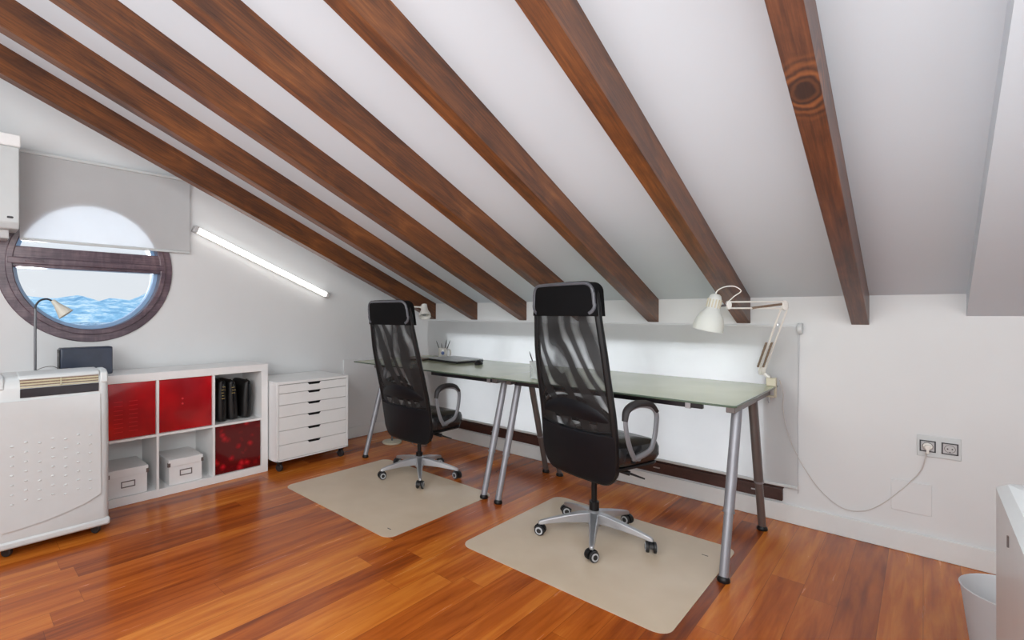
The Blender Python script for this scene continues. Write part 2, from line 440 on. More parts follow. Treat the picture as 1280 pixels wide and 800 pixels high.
struct(B(-0.3, XR + .1, YB - .1, YB, 0, cz(YB)).build('wall_front', 'wall', smooth=False), 'white wall behind the viewer', 'wall')
# lowered sloping soffit on the right
SX = 3.845; d = 0.103
struct(MB().prism([(0.0, cz(0)), (YB, cz(YB)), (YB, cz(YB) - d), (0.0, cz(0) - d)], SX, XR, 'x').build('ceiling_right', 'ceiling', smooth=False), 'lowered white sloping ceiling panel on the right', 'ceiling')
# baseboards
struct(B(0.0, XR, -0.016, 0, 0, 0.102).build('baseboard_back', 'base', bevel=.003), 'white baseboard along the knee wall', 'baseboard')
struct(B(0.0, 0.016, YB, 0, 0, 0.102).build('baseboard_left', 'base', bevel=.003), 'white baseboard along the gable wall', 'baseboard')
# boxed casing low on the gable wall near the corner
struct(B(0, 0.012, -0.76, -0.016, 0.102, 0.735).build('trim_1', 'wall', bevel=.002), 'flat white boxed panel low on the gable wall', 'trim')
struct(B(3.596, 3.735, -0.006, 0, 0.195, 0.345).build('trim_2', 'wall', bevel=.0015), 'painted-over square access plate near the baseboard', 'trim')

# beams
BL = ['Leftmost ceiling beam, running down beside the gable wall', 'Second ceiling beam from the gable wall, amber where it meets the photo edge',
      'Third ceiling beam from the gable wall, reddish brown', 'Ceiling beam ending behind the nearer office chair, fourth from the gable wall',
      'Ceiling beam ending just right of the nearer chair headrest', 'Ceiling beam ending behind the white desk lamp head',
      'Rightmost ceiling beam with a dark knot near its top']
b0, bs, bw = 0.450, 0.511, 0.069
knot = wood('knotty_beam_wood', [(0.37, srgb(46, 24, 15)), (0.48, srgb(80, 43, 25)), (0.57, srgb(106, 60, 34)), (0.69, srgb(134, 82, 48))], tilt=math.atan(0.403), knots=((-.035, -1.68, .677),))
proto = None
bm_ = MB().prism([(0, 0), (YB, -SL * YB), (YB, -SL * YB + .16), (0, .16)], -bw, 0, 'x')
for i in range(7):
    if proto is None:
        proto = bm_.build('ceiling_beam', 'beam', bevel=.002, loc=(b0, 0, ZB)); o = proto
    else:
        o = proto.copy(); COL.objects.link(o)
    o.location = (b0 + i * bs, 0, ZB)
    if i == 6: o.material_slots[0].link = 'OBJECT'; o.material_slots[0].material = knot
    tag(o, BL[i].lower() if i else 'leftmost ceiling beam, running down beside the gable wall', 'beam', 'stained wooden ceiling beams', 'thing')

# ------------------------------------------------------------------ round window
def ring(cy, cz_, r0, r1, x0, x1, n=72, a0=0, a1=2 * PI):
    mb = MB(); vs = []; full = abs(a1 - a0 - 2 * PI) < 1e-6
    cnt = n if full else n + 1
    for k in range(cnt):
        a = a0 + (a1 - a0) * k / n; c, s = math.cos(a), math.sin(a)
        for x, r in ((x0, r0), (x0, r1), (x1, r1), (x1, r0)): vs.append((x, cy + c * r, cz_ + s * r))
    fs = []
    for k in range(n):
        j = (k + 1) % cnt
        for e in range(4): fs.append((k * 4 + e, k * 4 + (e + 1) % 4, j * 4 + (e + 1) % 4, j * 4 + e))
    mb.add(vs, fs); return mb
w = thing('window_1', 'round window with dark wooden frame and view of mountains', 'window', (0, CY, CZ_)); w['kind'] = 'structure'
def chord(z, r): return math.sqrt(max(0, r * r - z * z))
mr = ring(0, 0, 0.405, 0.475, -0.02, 0.012)
mr2 = ring(0, 0, 0.395, 0.43, -0.05, 0.024)
mr.add(mr2.v, mr2.f)
mr.build('window_frame', 'ring', w, bevel=.005)
# transom made of stepped rails
tz = 0.0
mt = MB()
for z0, z1, x0, x1 in ((0.035, 0.105, -0.05, 0.015), (0.0, 0.04, -0.05, 0.027), (-0.018, 0.005, -0.08, 0.010)):
    mt.box(x0, x1, -chord(0.06, 0.425), chord(0.06, 0.425), z0, z1)
mt.build('transom', 'ring', w, bevel=.006)
mh = B(0.024, 0.034, -0.34, -0.25, 0.015, 0.028); mh.build('latch', 'ring', w, bevel=.003)
sash = ring(0, 0, 0.372, 0.405, -0.10, -0.05); sash.build('sash', 'reveal', w, bevel=.004)
MB().prism([(0.4 * math.cos(2 * PI * k / 48), 0.4 * math.sin(2 * PI * k / 48)) for k in range(48)], -0.082, -0.078, 'x').build('pane', 'glass', w)
# roller blind over the round window
bl = thing('roller_blind', 'white roller blind half lowered over the round window', 'blind', (0.03, -2.59, 1.59))
B(-0.0015, 0.0015, -0.474, 0.475, 0.01, 0.53).build('blind_fabric', 'blind', bl)
B(-0.006, 0.006, -0.474, 0.475, 0.0, 0.018).build('bottom_rail', 'white_plastic', bl, bevel=.003)
B(-0.03, 0.02, -0.478, 0.485, 0.515, 0.535).build('cassette', 'white_plastic', bl, bevel=.004)

# outside: land, and mountains with blue haze put into their colour
def outdoor():
    k = NM('distant_land'); v = k.coords((1, 1, 1))
    f = k.noise(k.vmap(v, (0.25, 1, 1)), 0.05, 8, 0.85)
    k.link(k.ramp(f, [(0.44, srgb(70, 116, 150)), (0.5, srgb(112, 166, 204)), (0.54, srgb(170, 204, 226)), (0.60, srgb(244, 248, 250))]), k.b.inputs['Base Color'])
    k.b.inputs['Roughness'].default_value = 0.9; return k.m
def mount():
    k = NM('blue_mountain_haze'); v = k.coords((1, 1, 1.5))
    f = k.noise(v, 0.022, 8, 0.72)
    k.link(k.ramp(f, [(0.36, srgb(96, 156, 198)), (0.5, srgb(138, 192, 224)), (0.62, srgb(214, 234, 244))]), k.b.inputs['Base Color'])
    k.b.inputs['Roughness'].default_value = 1.0; return k.m
M['land'] = outdoor(); M['mount'] = mount()
struct(B(-2600, -3, -2500, 2500, -25, -24).build('ground_outside', 'land', smooth=False), 'pale blue valley and town seen through the round window', 'ground')
rows = []
for i in range(7):
    row = []
    for j in range(161):
        y = -2500 + 5000 * j / 160
        prof = 74 + 26 * math.sin(j * 0.13) + 18 * math.sin(j * 0.31 + 1) + 8 * math.sin(j * 0.83 + 2) + 5 * math.sin(j * 1.9) + random.uniform(-3, 3)
        t = i / 6
        row.append((-1500 - 500 * t, y, -26 + (prof + 30) * (t ** 0.7) * (1 + 0.06 * math.sin(j * 1.3 + i * 2))))
    rows.append(row)
struct(MB().grid(rows).build('mountain_range', 'mount'), 'hazy blue mountain range beyond the round window', 'mountains')

# ------------------------------------------------------------------ long low window and its blind
w2 = thing('window_2', 'long low window with dark wooden frame behind the blind', 'window', ((WX0 + WX1) / 2, 0.02, 0.11)); w2['kind'] = 'structure'
hx = (WX1 - WX0) / 2
mf = MB()
mf.box(-hx - 0.1, 3.16 - (WX0 + WX1) / 2, -0.045, 0.02, 0.006, 0.075)
mf.build('window_frame', 'sill', w2, bevel=.003)
mf = MB().box(-hx - 0.1, 3.165 - (WX0 + WX1) / 2, -0.038, -0.02, 0.076, 0.088)
mf.build('frame_ledge', 'sill', w2, bevel=.002)
mf = MB()
for u in (-1.15, -0.6, 0.0, 0.6, 1.15): mf.box(u - .022, u + .022, 0.09, 0.12, 0.1, 0.85)
mf.box(-hx, hx, 0.09, 0.12, 0.09, 0.12).box(-hx, hx, 0.09, 0.12, 0.83, 0.86)
mf.build('mullion', 'base', w2, bevel=.003)
B(-hx, hx, 0.1, 0.104, 0.1, 0.85).build('pane', 'glass', w2)
for x in (1.155, 2.49, 3.034):
    B(-0.02, 0.02, -0.052, -0.046, -0.004, 0.003).build('hinge_plate', 'silver', w2, bevel=.001, loc=(x - (WX0 + WX1) / 2, 0, 0.042))
b2 = thing('roller_blind', 'wide white roller blind hanging on the wall behind the desks', 'blind', (1.85, -0.02, 0.197))
BW0, BW1 = 0.36 - 1.85, 3.228 - 1.85
B(BW0, BW1, -0.001, 0.001, 0.01, 0.893).build('blind_fabric', 'blind', b2)
B(BW0, BW1, -0.008, 0.006, 0.0, 0.016).build('bottom_rail', 'white_plastic', b2, bevel=.003)
MB().tube([(BW0, 0.006, 0.893), (BW1, 0.006, 0.893)], 0.007, 12).build('roller_tube', 'wall', b2)
MB().tube([(BW1, 0.0, 0.883), (BW1 + 0.022, 0.0, 0.883)], 0.03, 20).build('end_cap', 'white_plastic', b2, bevel=.004)
B(BW1 - .094, BW1 - .084, -0.006, 0.01, 0.895, 0.91).build('bracket', 'silver', b2, bevel=.001)
MB().tube([(BW1 + 0.01, -0.004, 0.86), (BW1 - 0.0, -0.004, 0.4), (BW1 + 0.002, -0.004, -0.02)], 0.0012, 6).build('pull_chain', 'greyring', b2)

# ------------------------------------------------------------------ wall light (fluorescent)
dy, dz = 2.088 - 0.94, 1.778 - 1.316
ang = math.atan2(dz, dy); Lh = math.hypot(dy, dz)
wlgt = thing('wall_light', 'long glowing fluorescent tube light slanting on the gable wall', 'light', (0.0, -0.94 - dy / 2, 1.316 + dz / 2))
wlgt.rotation_euler = (-ang, 0, 0)
B(0.0, 0.022, -Lh / 2, Lh / 2, -0.022, 0.022).build('housing', 'white_metal', wlgt, bevel=.003)
B(0.02, 0.052, -Lh / 2 + .03, Lh / 2 - .03, -0.02, 0.02).build('diffuser', 'tube', wlgt, bevel=.008)
for s in (-1, 1): B(0.0, 0.055, s * (Lh / 2 - .015) - .015, s * (Lh / 2 - .015) + .015, -0.023, 0.023).build('end_cap', 'socket', wlgt, bevel=.004)

# ------------------------------------------------------------------ wall mounted unit, top left
ac = thing('air_conditioner', 'white wall-mounted air unit at the upper left edge', 'air conditioner', (0.0, -3.42, 1.60))
MB().prism([(0, 0.03), (0.20, 0.03), (0.225, 0.06), (0.225, 0.48), (0, 0.50)], -0.34, 0.34, 'y').build('housing', 'white_plastic', ac, bevel=.006)
B(0.0, 0.232, -0.345, 0.345, 0.482, 0.548).build('top_panel', 'acglow', ac, bevel=.006)
B(0.0, 0.16, -0.30, 0.30, -0.02, 0.03).build('bottom_vent', 'socket', ac, bevel=.004)
MB().prism(rrect(0.30, 0.09, 0.014, 0.006, 0.005), 0.2245, 0.2275, 'x').build('sensor', 'darkvent', ac)

# ------------------------------------------------------------------ shelf unit
sh = thing('shelf_unit', 'low white cube shelving with red panels below the round window', 'shelf', (0.018, -1.671, 0))
D = 0.327
L4 = 1.487
def sy(k): return -(0.05 + k * 0.350)      # k-th column starts here (column 0 at the right end)
B(0, D, -L4, 0, 0.74, 0.79).build('top_board', 'white_lam', sh, bevel=.0015)
B(0, D, -L4, 0, 0, 0.05).build('bottom_board', 'white_lam', sh, bevel=.0015)
B(0, D, -0.05, 0, 0.05, 0.74).build('side_board', 'white_lam', sh, bevel=.0015)
B(0, D, -L4, -L4 + .05, 0.05, 0.74).build('side_board', 'white_lam', sh, bevel=.0015)
for k in (1, 2, 3):
    y = -(0.05 + 0.335 * k + 0.015 * (k - 1)) - (0.0)
    B(0, D, y - 0.015, y, 0.05, 0.74).build('divider', 'white_lam', sh)
for k in range(4):
    y = -(0.05 + 0.35 * k)
    B(0, D - .001, y - 0.335, y, 0.385, 0.40).build('shelf', 'white_lam', sh)
B(0.0, 0.006, -L4 + .05, -0.05, 0.05, 0.74).build('back_panel', 'white_lam', sh)
def panel(k, top, mat, kind):
    y = -(0.05 + 0.35 * k); z0, z1 = (0.402, 0.738) if top else (0.052, 0.383)
    p = B(D - .022, D - .014, y - 0.333, y - .002, z0, z1).build('red_panel', mat, sh, bevel=.001)
    p['label'] = kind
    if kind.startswith('plain'):
        for z in (0.605, 0.572): MB().tube([(D - .0145, y - .19, z), (D - .012, y - .19, z)], .0065, 10).build('finger_hole', 'redlight', p)
    return p
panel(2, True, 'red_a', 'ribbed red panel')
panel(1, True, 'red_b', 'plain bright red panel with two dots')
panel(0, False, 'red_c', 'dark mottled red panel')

# storage boxes
def storage_box(loc, wdt, label):
    t = thing('storage_box', label, 'box', loc, group='white boxes in the lower shelves')
    B(-0.26, 0, -wdt / 2, wdt / 2, 0, 0.135).build('box_body', 'card', t, bevel=.002)
    B(-0.264, 0.004, -wdt / 2 - .005, wdt / 2 + .005, 0.118, 0.165).build('lid', 'card', t, bevel=.002)
    for s in (-1, 1): MB().box(-0.012, 0.0055, s * (wdt / 2 + .001) - .008, s * (wdt / 2 + .001) + .008, 0.12, 0.145).build('corner_guard', 'bar', t, bevel=.001)
    mm = MB()
    for a0, a1, z0, z1 in ((-.038, .038, .085, .09), (-.038, .038, .052, .057), (-.038, -.033, .052, .09), (.033, .038, .052, .09)): mm.box(0, 0.004, a0, a1, z0, z1)
    mm.build('label_holder', 'bar', t)
    return t
storage_box((0.33, -2.575, 0.051), 0.21, 'white lidded box with metal label holder, beside the floor air conditioner')
storage_box((0.33, -2.24, 0.051), 0.205, 'white lidded box in the middle lower cube of the shelving')

# black bags standing in the top right cube
for i, (y, tx, tilt, lb) in enumerate(((-1.985, 0.30, 0.00, 'black case with buckles, leftmost in the shelf cube'), (-1.895, 0.285, 0.05, 'black case leaning in the middle of the shelf cube'),
                                       (-1.80, 0.29, -0.03, 'black case without buckle, rightmost in the shelf cube'))):
    t = thing('carry_case', lb, 'bag', (tx, y, 0.401), group='black cases in the shelf')
    t.rotation_euler = (tilt, 0, 0)
    hh = 0.295 - 0.01 * i
    mb = MB(); rings_ = []
    rows = []
    for j, (z, s) in enumerate(((0.0, .8), (0.012, 1), (0.08, 1.06), (0.18, 1.0), (hh - .04, .92), (hh - .01, .7), (hh, .3))):
        rows.append([(px, py * s, z) for px, py in rrect(-0.12, 0, 0.12, 0.036, 0.03, 3)])
    n = len(rows[0]); vs = [p for r in rows for p in r]
    fs = [(a * n + b, a * n + (b + 1) % n, (a + 1) * n + (b + 1) % n, (a + 1) * n + b) for a in range(len(rows) - 1) for b in range(n)]
    fs += [tuple(range(n - 1, -1, -1)), tuple(range((len(rows) - 1) * n, len(rows) * n))]
    mb.add(vs, fs); mb.build('case_body', 'bagfab', t, sub=1)
    MB().tube([(0.003, 0, 0.04), (0.005, 0, 0.15), (0.002, 0, hh - .05), (-0.04, 0, hh + .004)], 0.004, 6).build('zip', 'black', t)
    MB().tube(spline([(-0.02, -0.0, hh - .02), (0.012, 0, hh - .03), (0.012, 0, hh - .12), (-0.0, 0, hh - .15)], 5), 0.007, 8).build('handle', 'leather', t)
    if i < 2:
        mm = MB()
        for kk in range(5 if i == 0 else 3):
            mm.box(0.016, 0.021, -0.012 + random.uniform(-.008, .008), 0.002 + random.uniform(-.004, .01), hh - .05 - kk * .02, hh - .044 - kk * .02)
        mm.build('buckle', 'bagzip', t, bevel=.001)

# ------------------------------------------------------------------ drawer unit
du = thing('drawer_unit', 'white six-drawer cabinet on black casters beside the shelving', 'drawer unit', (0.02, -1.345, 0))
W2 = 0.315; DD = 0.434
B(0, DD - .018, -W2, W2, 0.08, 0.64).build('carcass', 'white_lam', du, bevel=.002)
B(0, DD + .002, -W2 - .001, W2 + .001, 0.64, 0.66).build('top_board', 'white_lam', du, bevel=.002)
fr = MB(); fr.box(DD - .02, DD, -W2, -W2 + .018, .08, .64).box(DD - .02, DD, W2 - .018, W2, .08, .64).box(DD - .02, DD, -W2, W2, .08, .09)
fr.build('front_frame', 'white_lam', du, bevel=.001)
B(DD - .02, DD - .012, -W2 + .018, W2 - .018, .09, .64).build('shadow_gap', 'line', du)  # dark backing sheet paints the shade between the drawers
zs = [0.637, 0.574, 0.489, 0.402, 0.302, 0.198, 0.0915]
for a, b in zip(zs, zs[1:]):
    hw, dp = W2 - .0205, 0.016
    pts = [(-hw, b + .0025), (hw, b + .0025), (hw, a - .001), (.058, a - .001), (.045, a - dp), (-.045, a - dp), (-.058, a - .001), (-hw, a - .001)]
    dr = MB().prism(pts, DD - .011, DD + .001, 'x').build('drawer', 'white_lam', du, smooth=False)
    MB().prism([(-.058, a), (.058, a), (.045, a - dp), (-.045, a - dp)], DD - .0105, DD - .002, 'x').build('handle_cutout', 'black', dr)  # black fill paints the shade inside the handle notch
def swivel(par, x, y, r=.028, rz=0.4):
    c = MB().tube([(0, -.011, r), (0, .011, r)], r, 18)
    c = c.build('caster', 'rubber', par, loc=(x, y, 0), rot=(0, 0, rz), bevel=.004)
    MB().box(-.012, .012, -.016, .016, r * 1.5, r * 2.4).tube([(0, 0, r * 2), (0, 0, .082)], .006, 8).build('caster_fork', 'black', c, bevel=.003)
for x in (0.05, DD - .04):
    for y in (-W2 + .045, W2 - .045): swivel(du, x, y)

# ------------------------------------------------------------------ floor air conditioner
pa = thing('portable_air_conditioner', 'white portable air conditioner with dimpled front, standing on the floor at left', 'air conditioner', (0.535, -2.982, 0))
HW, HD = 0.236, 0.165
body = MB(); rows = []
prof = [(0.052, 0.985, 0.96), (0.075, 1.0, 1.0), (0.15, 1.0, 1.0), (0.45, 1.0, 1.0), (0.70, 0.995, 1.0), (0.80, 0.985, 0.99), (0.83, 0.97, 0.95), (0.848, 0.94, 0.88), (0.858, 0.86, 0.78), (0.86, 0.6, 0.5)]
for z, sx, sy_ in prof:
    rows.append([(py * sy_, px * sx, z) for px, py in rrect(0, 0, HW, HD, 0.035, 4)])
n = len(rows[0]); vs = [p for r in rows for p in r]
fs = [(a * n + b, a * n + (b + 1) % n, (a + 1) * n + (b + 1) % n, (a + 1) * n + b) for a in range(len(rows) - 1) for b in range(n)]
fs += [tuple(range(n - 1, -1, -1)), tuple(range((len(rows) - 1) * n, len(rows) * n))]
body.add(vs, fs); body.build('housing', 'white_plastic', pa)
# raised front panel whose lower edge bows down
pts = [(-.212, .15), (-.212, .745), (.19, .745), (.195, .22)] + [(.195 - .407 * t, .215 - .085 * math.sin(PI / 2 * t) ** 0.8) for t in (.15, .3, .45, .6, .75, .88, .97)]
fp = MB().prism(pts, HD - .002, HD + .007, 'x')
for r in range(7):
    for c in range(7):
        yy = -.165 + c * .052; zz = .255 + r * .046 + (c % 2) * .012
        fp.add([(HD + .0062 + .005 * math.cos(a), yy + .008 * math.sin(a) * math.cos(q), zz + .005 * math.sin(a) * math.sin(q)) for a in (0.0001, .8, 1.5) for q in [2 * PI * h / 8 for h in range(8)]],
               [(i * 8 + j, i * 8 + (j + 1) % 8, (i + 1) * 8 + (j + 1) % 8, (i + 1) * 8 + j) for i in range(2) for j in range(8)] + [tuple(range(8))])
fp = fp.build('front_panel', 'white_plastic', pa)
# base skirt, shoulders, slot and louvres
B(-HD, HD + .006, -HW - .002, HW + .002, .045, .085).build('base_skirt', 'white_plastic', pa, bevel=.012)
B(HD - .012, HD + .004, -.135, .185, .757, .800).build('vent_slot', 'darkvent', pa, bevel=.002)
B(HD - .03, HD - .004, -.135, .185, .80, .842).build('louver_recess', 'spring', pa)
for k in range(3):
    B(HD - .012, HD + .003 - .003 * k, -.135, .185, .803 + .0135 * k, .8095 + .0135 * k).build('louver', 'brass', pa, bevel=.001)
B(HD - .012, HD + .003, .022, .027, .803, .84).build('louver_pin', 'brass', pa)
MB().prism([(HD - .14, .872), (HD - .06, .87), (HD - .012, .862), (HD - .002, .85), (HD - .002, .842), (HD - .14, .842)], -.14, .19, 'y').build('top_cover', 'white_plastic', pa, bevel=.004)
for s in (-1, 1):
    MB().prism([(HD - .12, .87), (HD - .04, .868), (HD - .006, .852), (HD + .003, .80), (HD - .12, .80)], s * .198 + (.012 if s > 0 else -.012) * 1 - .018, s * .198 + (.012 if s > 0 else -.012) + .018, 'y').build('shoulder', 'white_plastic', pa, bevel=.008, segs=3)
for x in (-.11, .12):
    for y in (-.18, .18): swivel(pa, x, y, r=.022, rz=.9)

# lamp and box on top of the shelving
gl = thing('reading_lamp', 'small grey gooseneck lamp with cone shade in front of the round window', 'lamp', (0.2, -3.009, 0.79))
MB().lathe([(0.06, 0), (0.06, .008), (0.055, .014), (0.012, .018), (0.008, .03)], 24).build('base', 'lampgrey', gl)
MB().tube([(0, 0, .01), (0, 0, .40)], 0.0065, 12).build('pole', 'lampgrey', gl)
goose = spline([(0, 0, .38), (0, 0.002, .415), (0, 0.022, .446), (0, 0.055, .455), (0, 0.088, .437)], 6)
MB().tube(goose, 0.0052, 10).build('gooseneck', 'darkvent', gl)
dirv = Vector((0.02, 0.065, -0.085)).normalized()
rot = dirv.to_track_quat('Z', 'Y').to_euler()
MB().lathe([(0.010, -.01), (0.013, .0), (0.016, .02), (0.040, .088), (0.042, .094), (0.039, .09), (0.012, .012)], 24, cap1=False).build('lamp_shade', 'lampcream', gl, loc=(0, .085, .44), rot=rot)
MB().lathe([(0.001, .086), (0.02, .08), (0.022, .06), (0.01, .03)], 16).build('bulb', 'greyring', gl, loc=(0, .085, .44), rot=rot)
sp = thing('speaker_box', 'flat dark blue-grey box standing on the white shelving', 'speaker', (0.17, -2.765, 0.79))
B(-0.05, 0.04, -0.13, 0.135, 0.0, 0.168).build('housing', 'tinted', sp, bevel=.008, segs=3)
B(0.04, 0.043, -0.118, 0.13, 0.006, 0.160).build('front_grille', 'tinted', sp, bevel=.004)
B(-0.045, 0.036, -0.134, -0.13, 0.008, 0.158).build('side_panel', 'black', sp, bevel=.001)
B(-0.01, 0.016, -0.136, -0.134, 0.12, 0.14).build('port', 'bar', sp)
MB().tube([(a - .17, b + 2.765, c - .79) for a, b, c in spline([(0.12, -2.895, .835), (0.14, -2.92, .85), (0.15, -2.96, .85), (0.13, -3.0, .83), (0.1, -3.02, .795)], 6)], .002, 6).build('power_cord', 'cablegrey', sp)

# ------------------------------------------------------------------ chair mats
def chair_mat(name, cx, cy, hx_, hy_, label, mk):
    o = MB().prism(rrect(cx, cy, hx_, hy_, .06, 8), 0.0004, 0.0024, 'z').build(name, 'pad', None)
    o.location = (cx, cy, 0)
    for v in o.data.vertices: v.co.x -= cx; v.co.y -= cy
    tag(o, label, 'chair mat')
    MB().box(mk[0] - .014, mk[0] + .014, mk[1] - .003, mk[1] + .003, .0024, .0028).build('maker_mark', 'line', o)
    return o
chair_mat('chair_mat', 1.255, -1.297, .535, .445, 'frosted plastic floor mat under the farther office chair', (.45, -.36))
chair_mat('chair_mat', 2.578, -1.045, .492, .468, 'frosted plastic floor mat under the nearer office chair', (.40, .29))

# ------------------------------------------------------------------ office chairs
def yback(z):   # rear face of the backrest on the centre line
    return interp(z, [(0.30, -.138), (.36, -.148), (.45, -.158), (.57, -.166), (.66, -.176), (.76, -.192), (.86, -.208), (1.0, -.228), (1.15, -.243), (1.32, -.247)])
def hw_(z):
    return interp(z, [(0.30, .205), (.34, .222), (.42, .238), (.55, .243), (.7, .242), (.97, .234), (1.15, .216), (1.32, .206)])
def conc(z): return interp(z, [(.3, .034), (.6, .034), (.9, .03), (1.3, .028)])
def bsurf(u, z, off=0.0):
    return (u * hw_(z), yback(z) + conc(z) * u * u + off, z)
def patch(z0, z1, u0=-1, u1=1, off=0.0, nu=16, nz=16, bulge=0.0):
    rows = []
    for j in range(nz + 1):
        z = z0 + (z1 - z0) * j / nz
        rows.append([bsurf(u0 + (u1 - u0) * i / nu, z, off + bulge * (1 - (2 * j / nz - 1) ** 2) * (1 - (2 * i / nu - 1) ** 2)) for i in range(nu + 1)])
    return MB().grid(rows)
def outline(z0, z1, u=1.0, cr=0.05, inset=0.0, n=8, off=0.0):
    """closed loop round the backrest between z0 and z1 with rounded corners"""
    pts = []
    def P(x, z): # x as absolute fraction
        q = bsurf(x / hw_(z), z, off); return q
    h0, h1 = hw_(z0) * u - inset, hw_(z1) * u - inset
    for i in range(n + 1):     # bottom right corner
        a = -PI / 2 + (PI / 2) * i / n; pts.append(P(h0 - cr + cr * math.cos(a), z0 + cr + cr * math.sin(a)))
    for i in range(1, 20):
        z = z0 + cr + (z1 - z0 - 2 * cr) * i / 20; pts.append(P(hw_(z) * u - inset, z))
    for i in range(n + 1):
        a = (PI / 2) * i / n; pts.append(P(h1 - cr + cr * math.cos(a), z1 - cr + cr * math.sin(a)))
    for i in range(1, 8): pts.append(P((h1 - cr) * (1 - 2 * i / 8), z1))
    for i in range(n + 1):
        a = PI / 2 + (PI / 2) * i / n; pts.append(P(-h1 + cr + cr * math.cos(a), z1 - cr + cr * math.sin(a)))
    for i in range(1, 20):
        z = z1 - cr + (z0 + cr - (z1 - cr)) * i / 20; pts.append(P(-hw_(z) * u + inset, z))
    for i in range(n + 1):
        a = PI + (PI / 2) * i / n; pts.append(P(-h0 + cr + cr * math.cos(a), z0 + cr + cr * math.sin(a)))
    for i in range(1, 8): pts.append(P((-h0 + cr) * (1 - 2 * i / 8), z0))
    return pts
def rounded_shell(z0, z1, cr, off, thick, round_bottom=True, round_top=True, inset=0.0, bulge=0.0):
    """panel following the back curve with rounded corners, closed and thick"""
    rows = []; nz = 22; nu = 14
    for j in range(nz + 1):
        t = j / nz; z = z0 + (z1 - z0) * (0.5 - 0.5 * math.cos(PI * t))
        h = hw_(z) - inset
        if round_bottom and z < z0 + cr: h -= cr - math.sqrt(max(0, cr * cr - (z0 + cr - z) ** 2))
        if round_top and z > z1 - cr: h -= cr - math.sqrt(max(0, cr * cr - (z - z1 + cr) ** 2))
        row = []
        for i in range(nu + 1):
            x = h * (2 * i / nu - 1); q = bsurf(x / hw_(z), z, off - bulge * (1 - (2 * i / nu - 1) ** 4) * (1 - (2 * t - 1) ** 4))
            row.append(q)
        rows.append(row)
    return rows, thick
def shell_mesh(rows, thick):
    n = len(rows[0]); mm = len(rows)
    vs = [p for r in rows for p in r] + [(p[0], p[1] + thick, p[2]) for r in rows for p in r]; o = n * mm
    fs = []
    for i in range(mm - 1):
        for j in range(n - 1):
            a = i * n + j
            fs.append((a, a + 1, a + n + 1, a + n)); fs.append((o + a, o + a + n, o + a + n + 1, o + a + 1))
    for j in range(n - 1):
        fs.append((j, o + j, o + j + 1, j + 1)); a = (mm - 1) * n + j; fs.append((a, a + 1, o + a + 1, o + a))
    for i in range(mm - 1):
        a = i * n; fs.append((a, a + n, o + a + n, o + a)); a = i * n + n - 1; fs.append((a, o + a, o + a + n, a + n))
    mb = MB(); mb.add(vs, fs); return mb

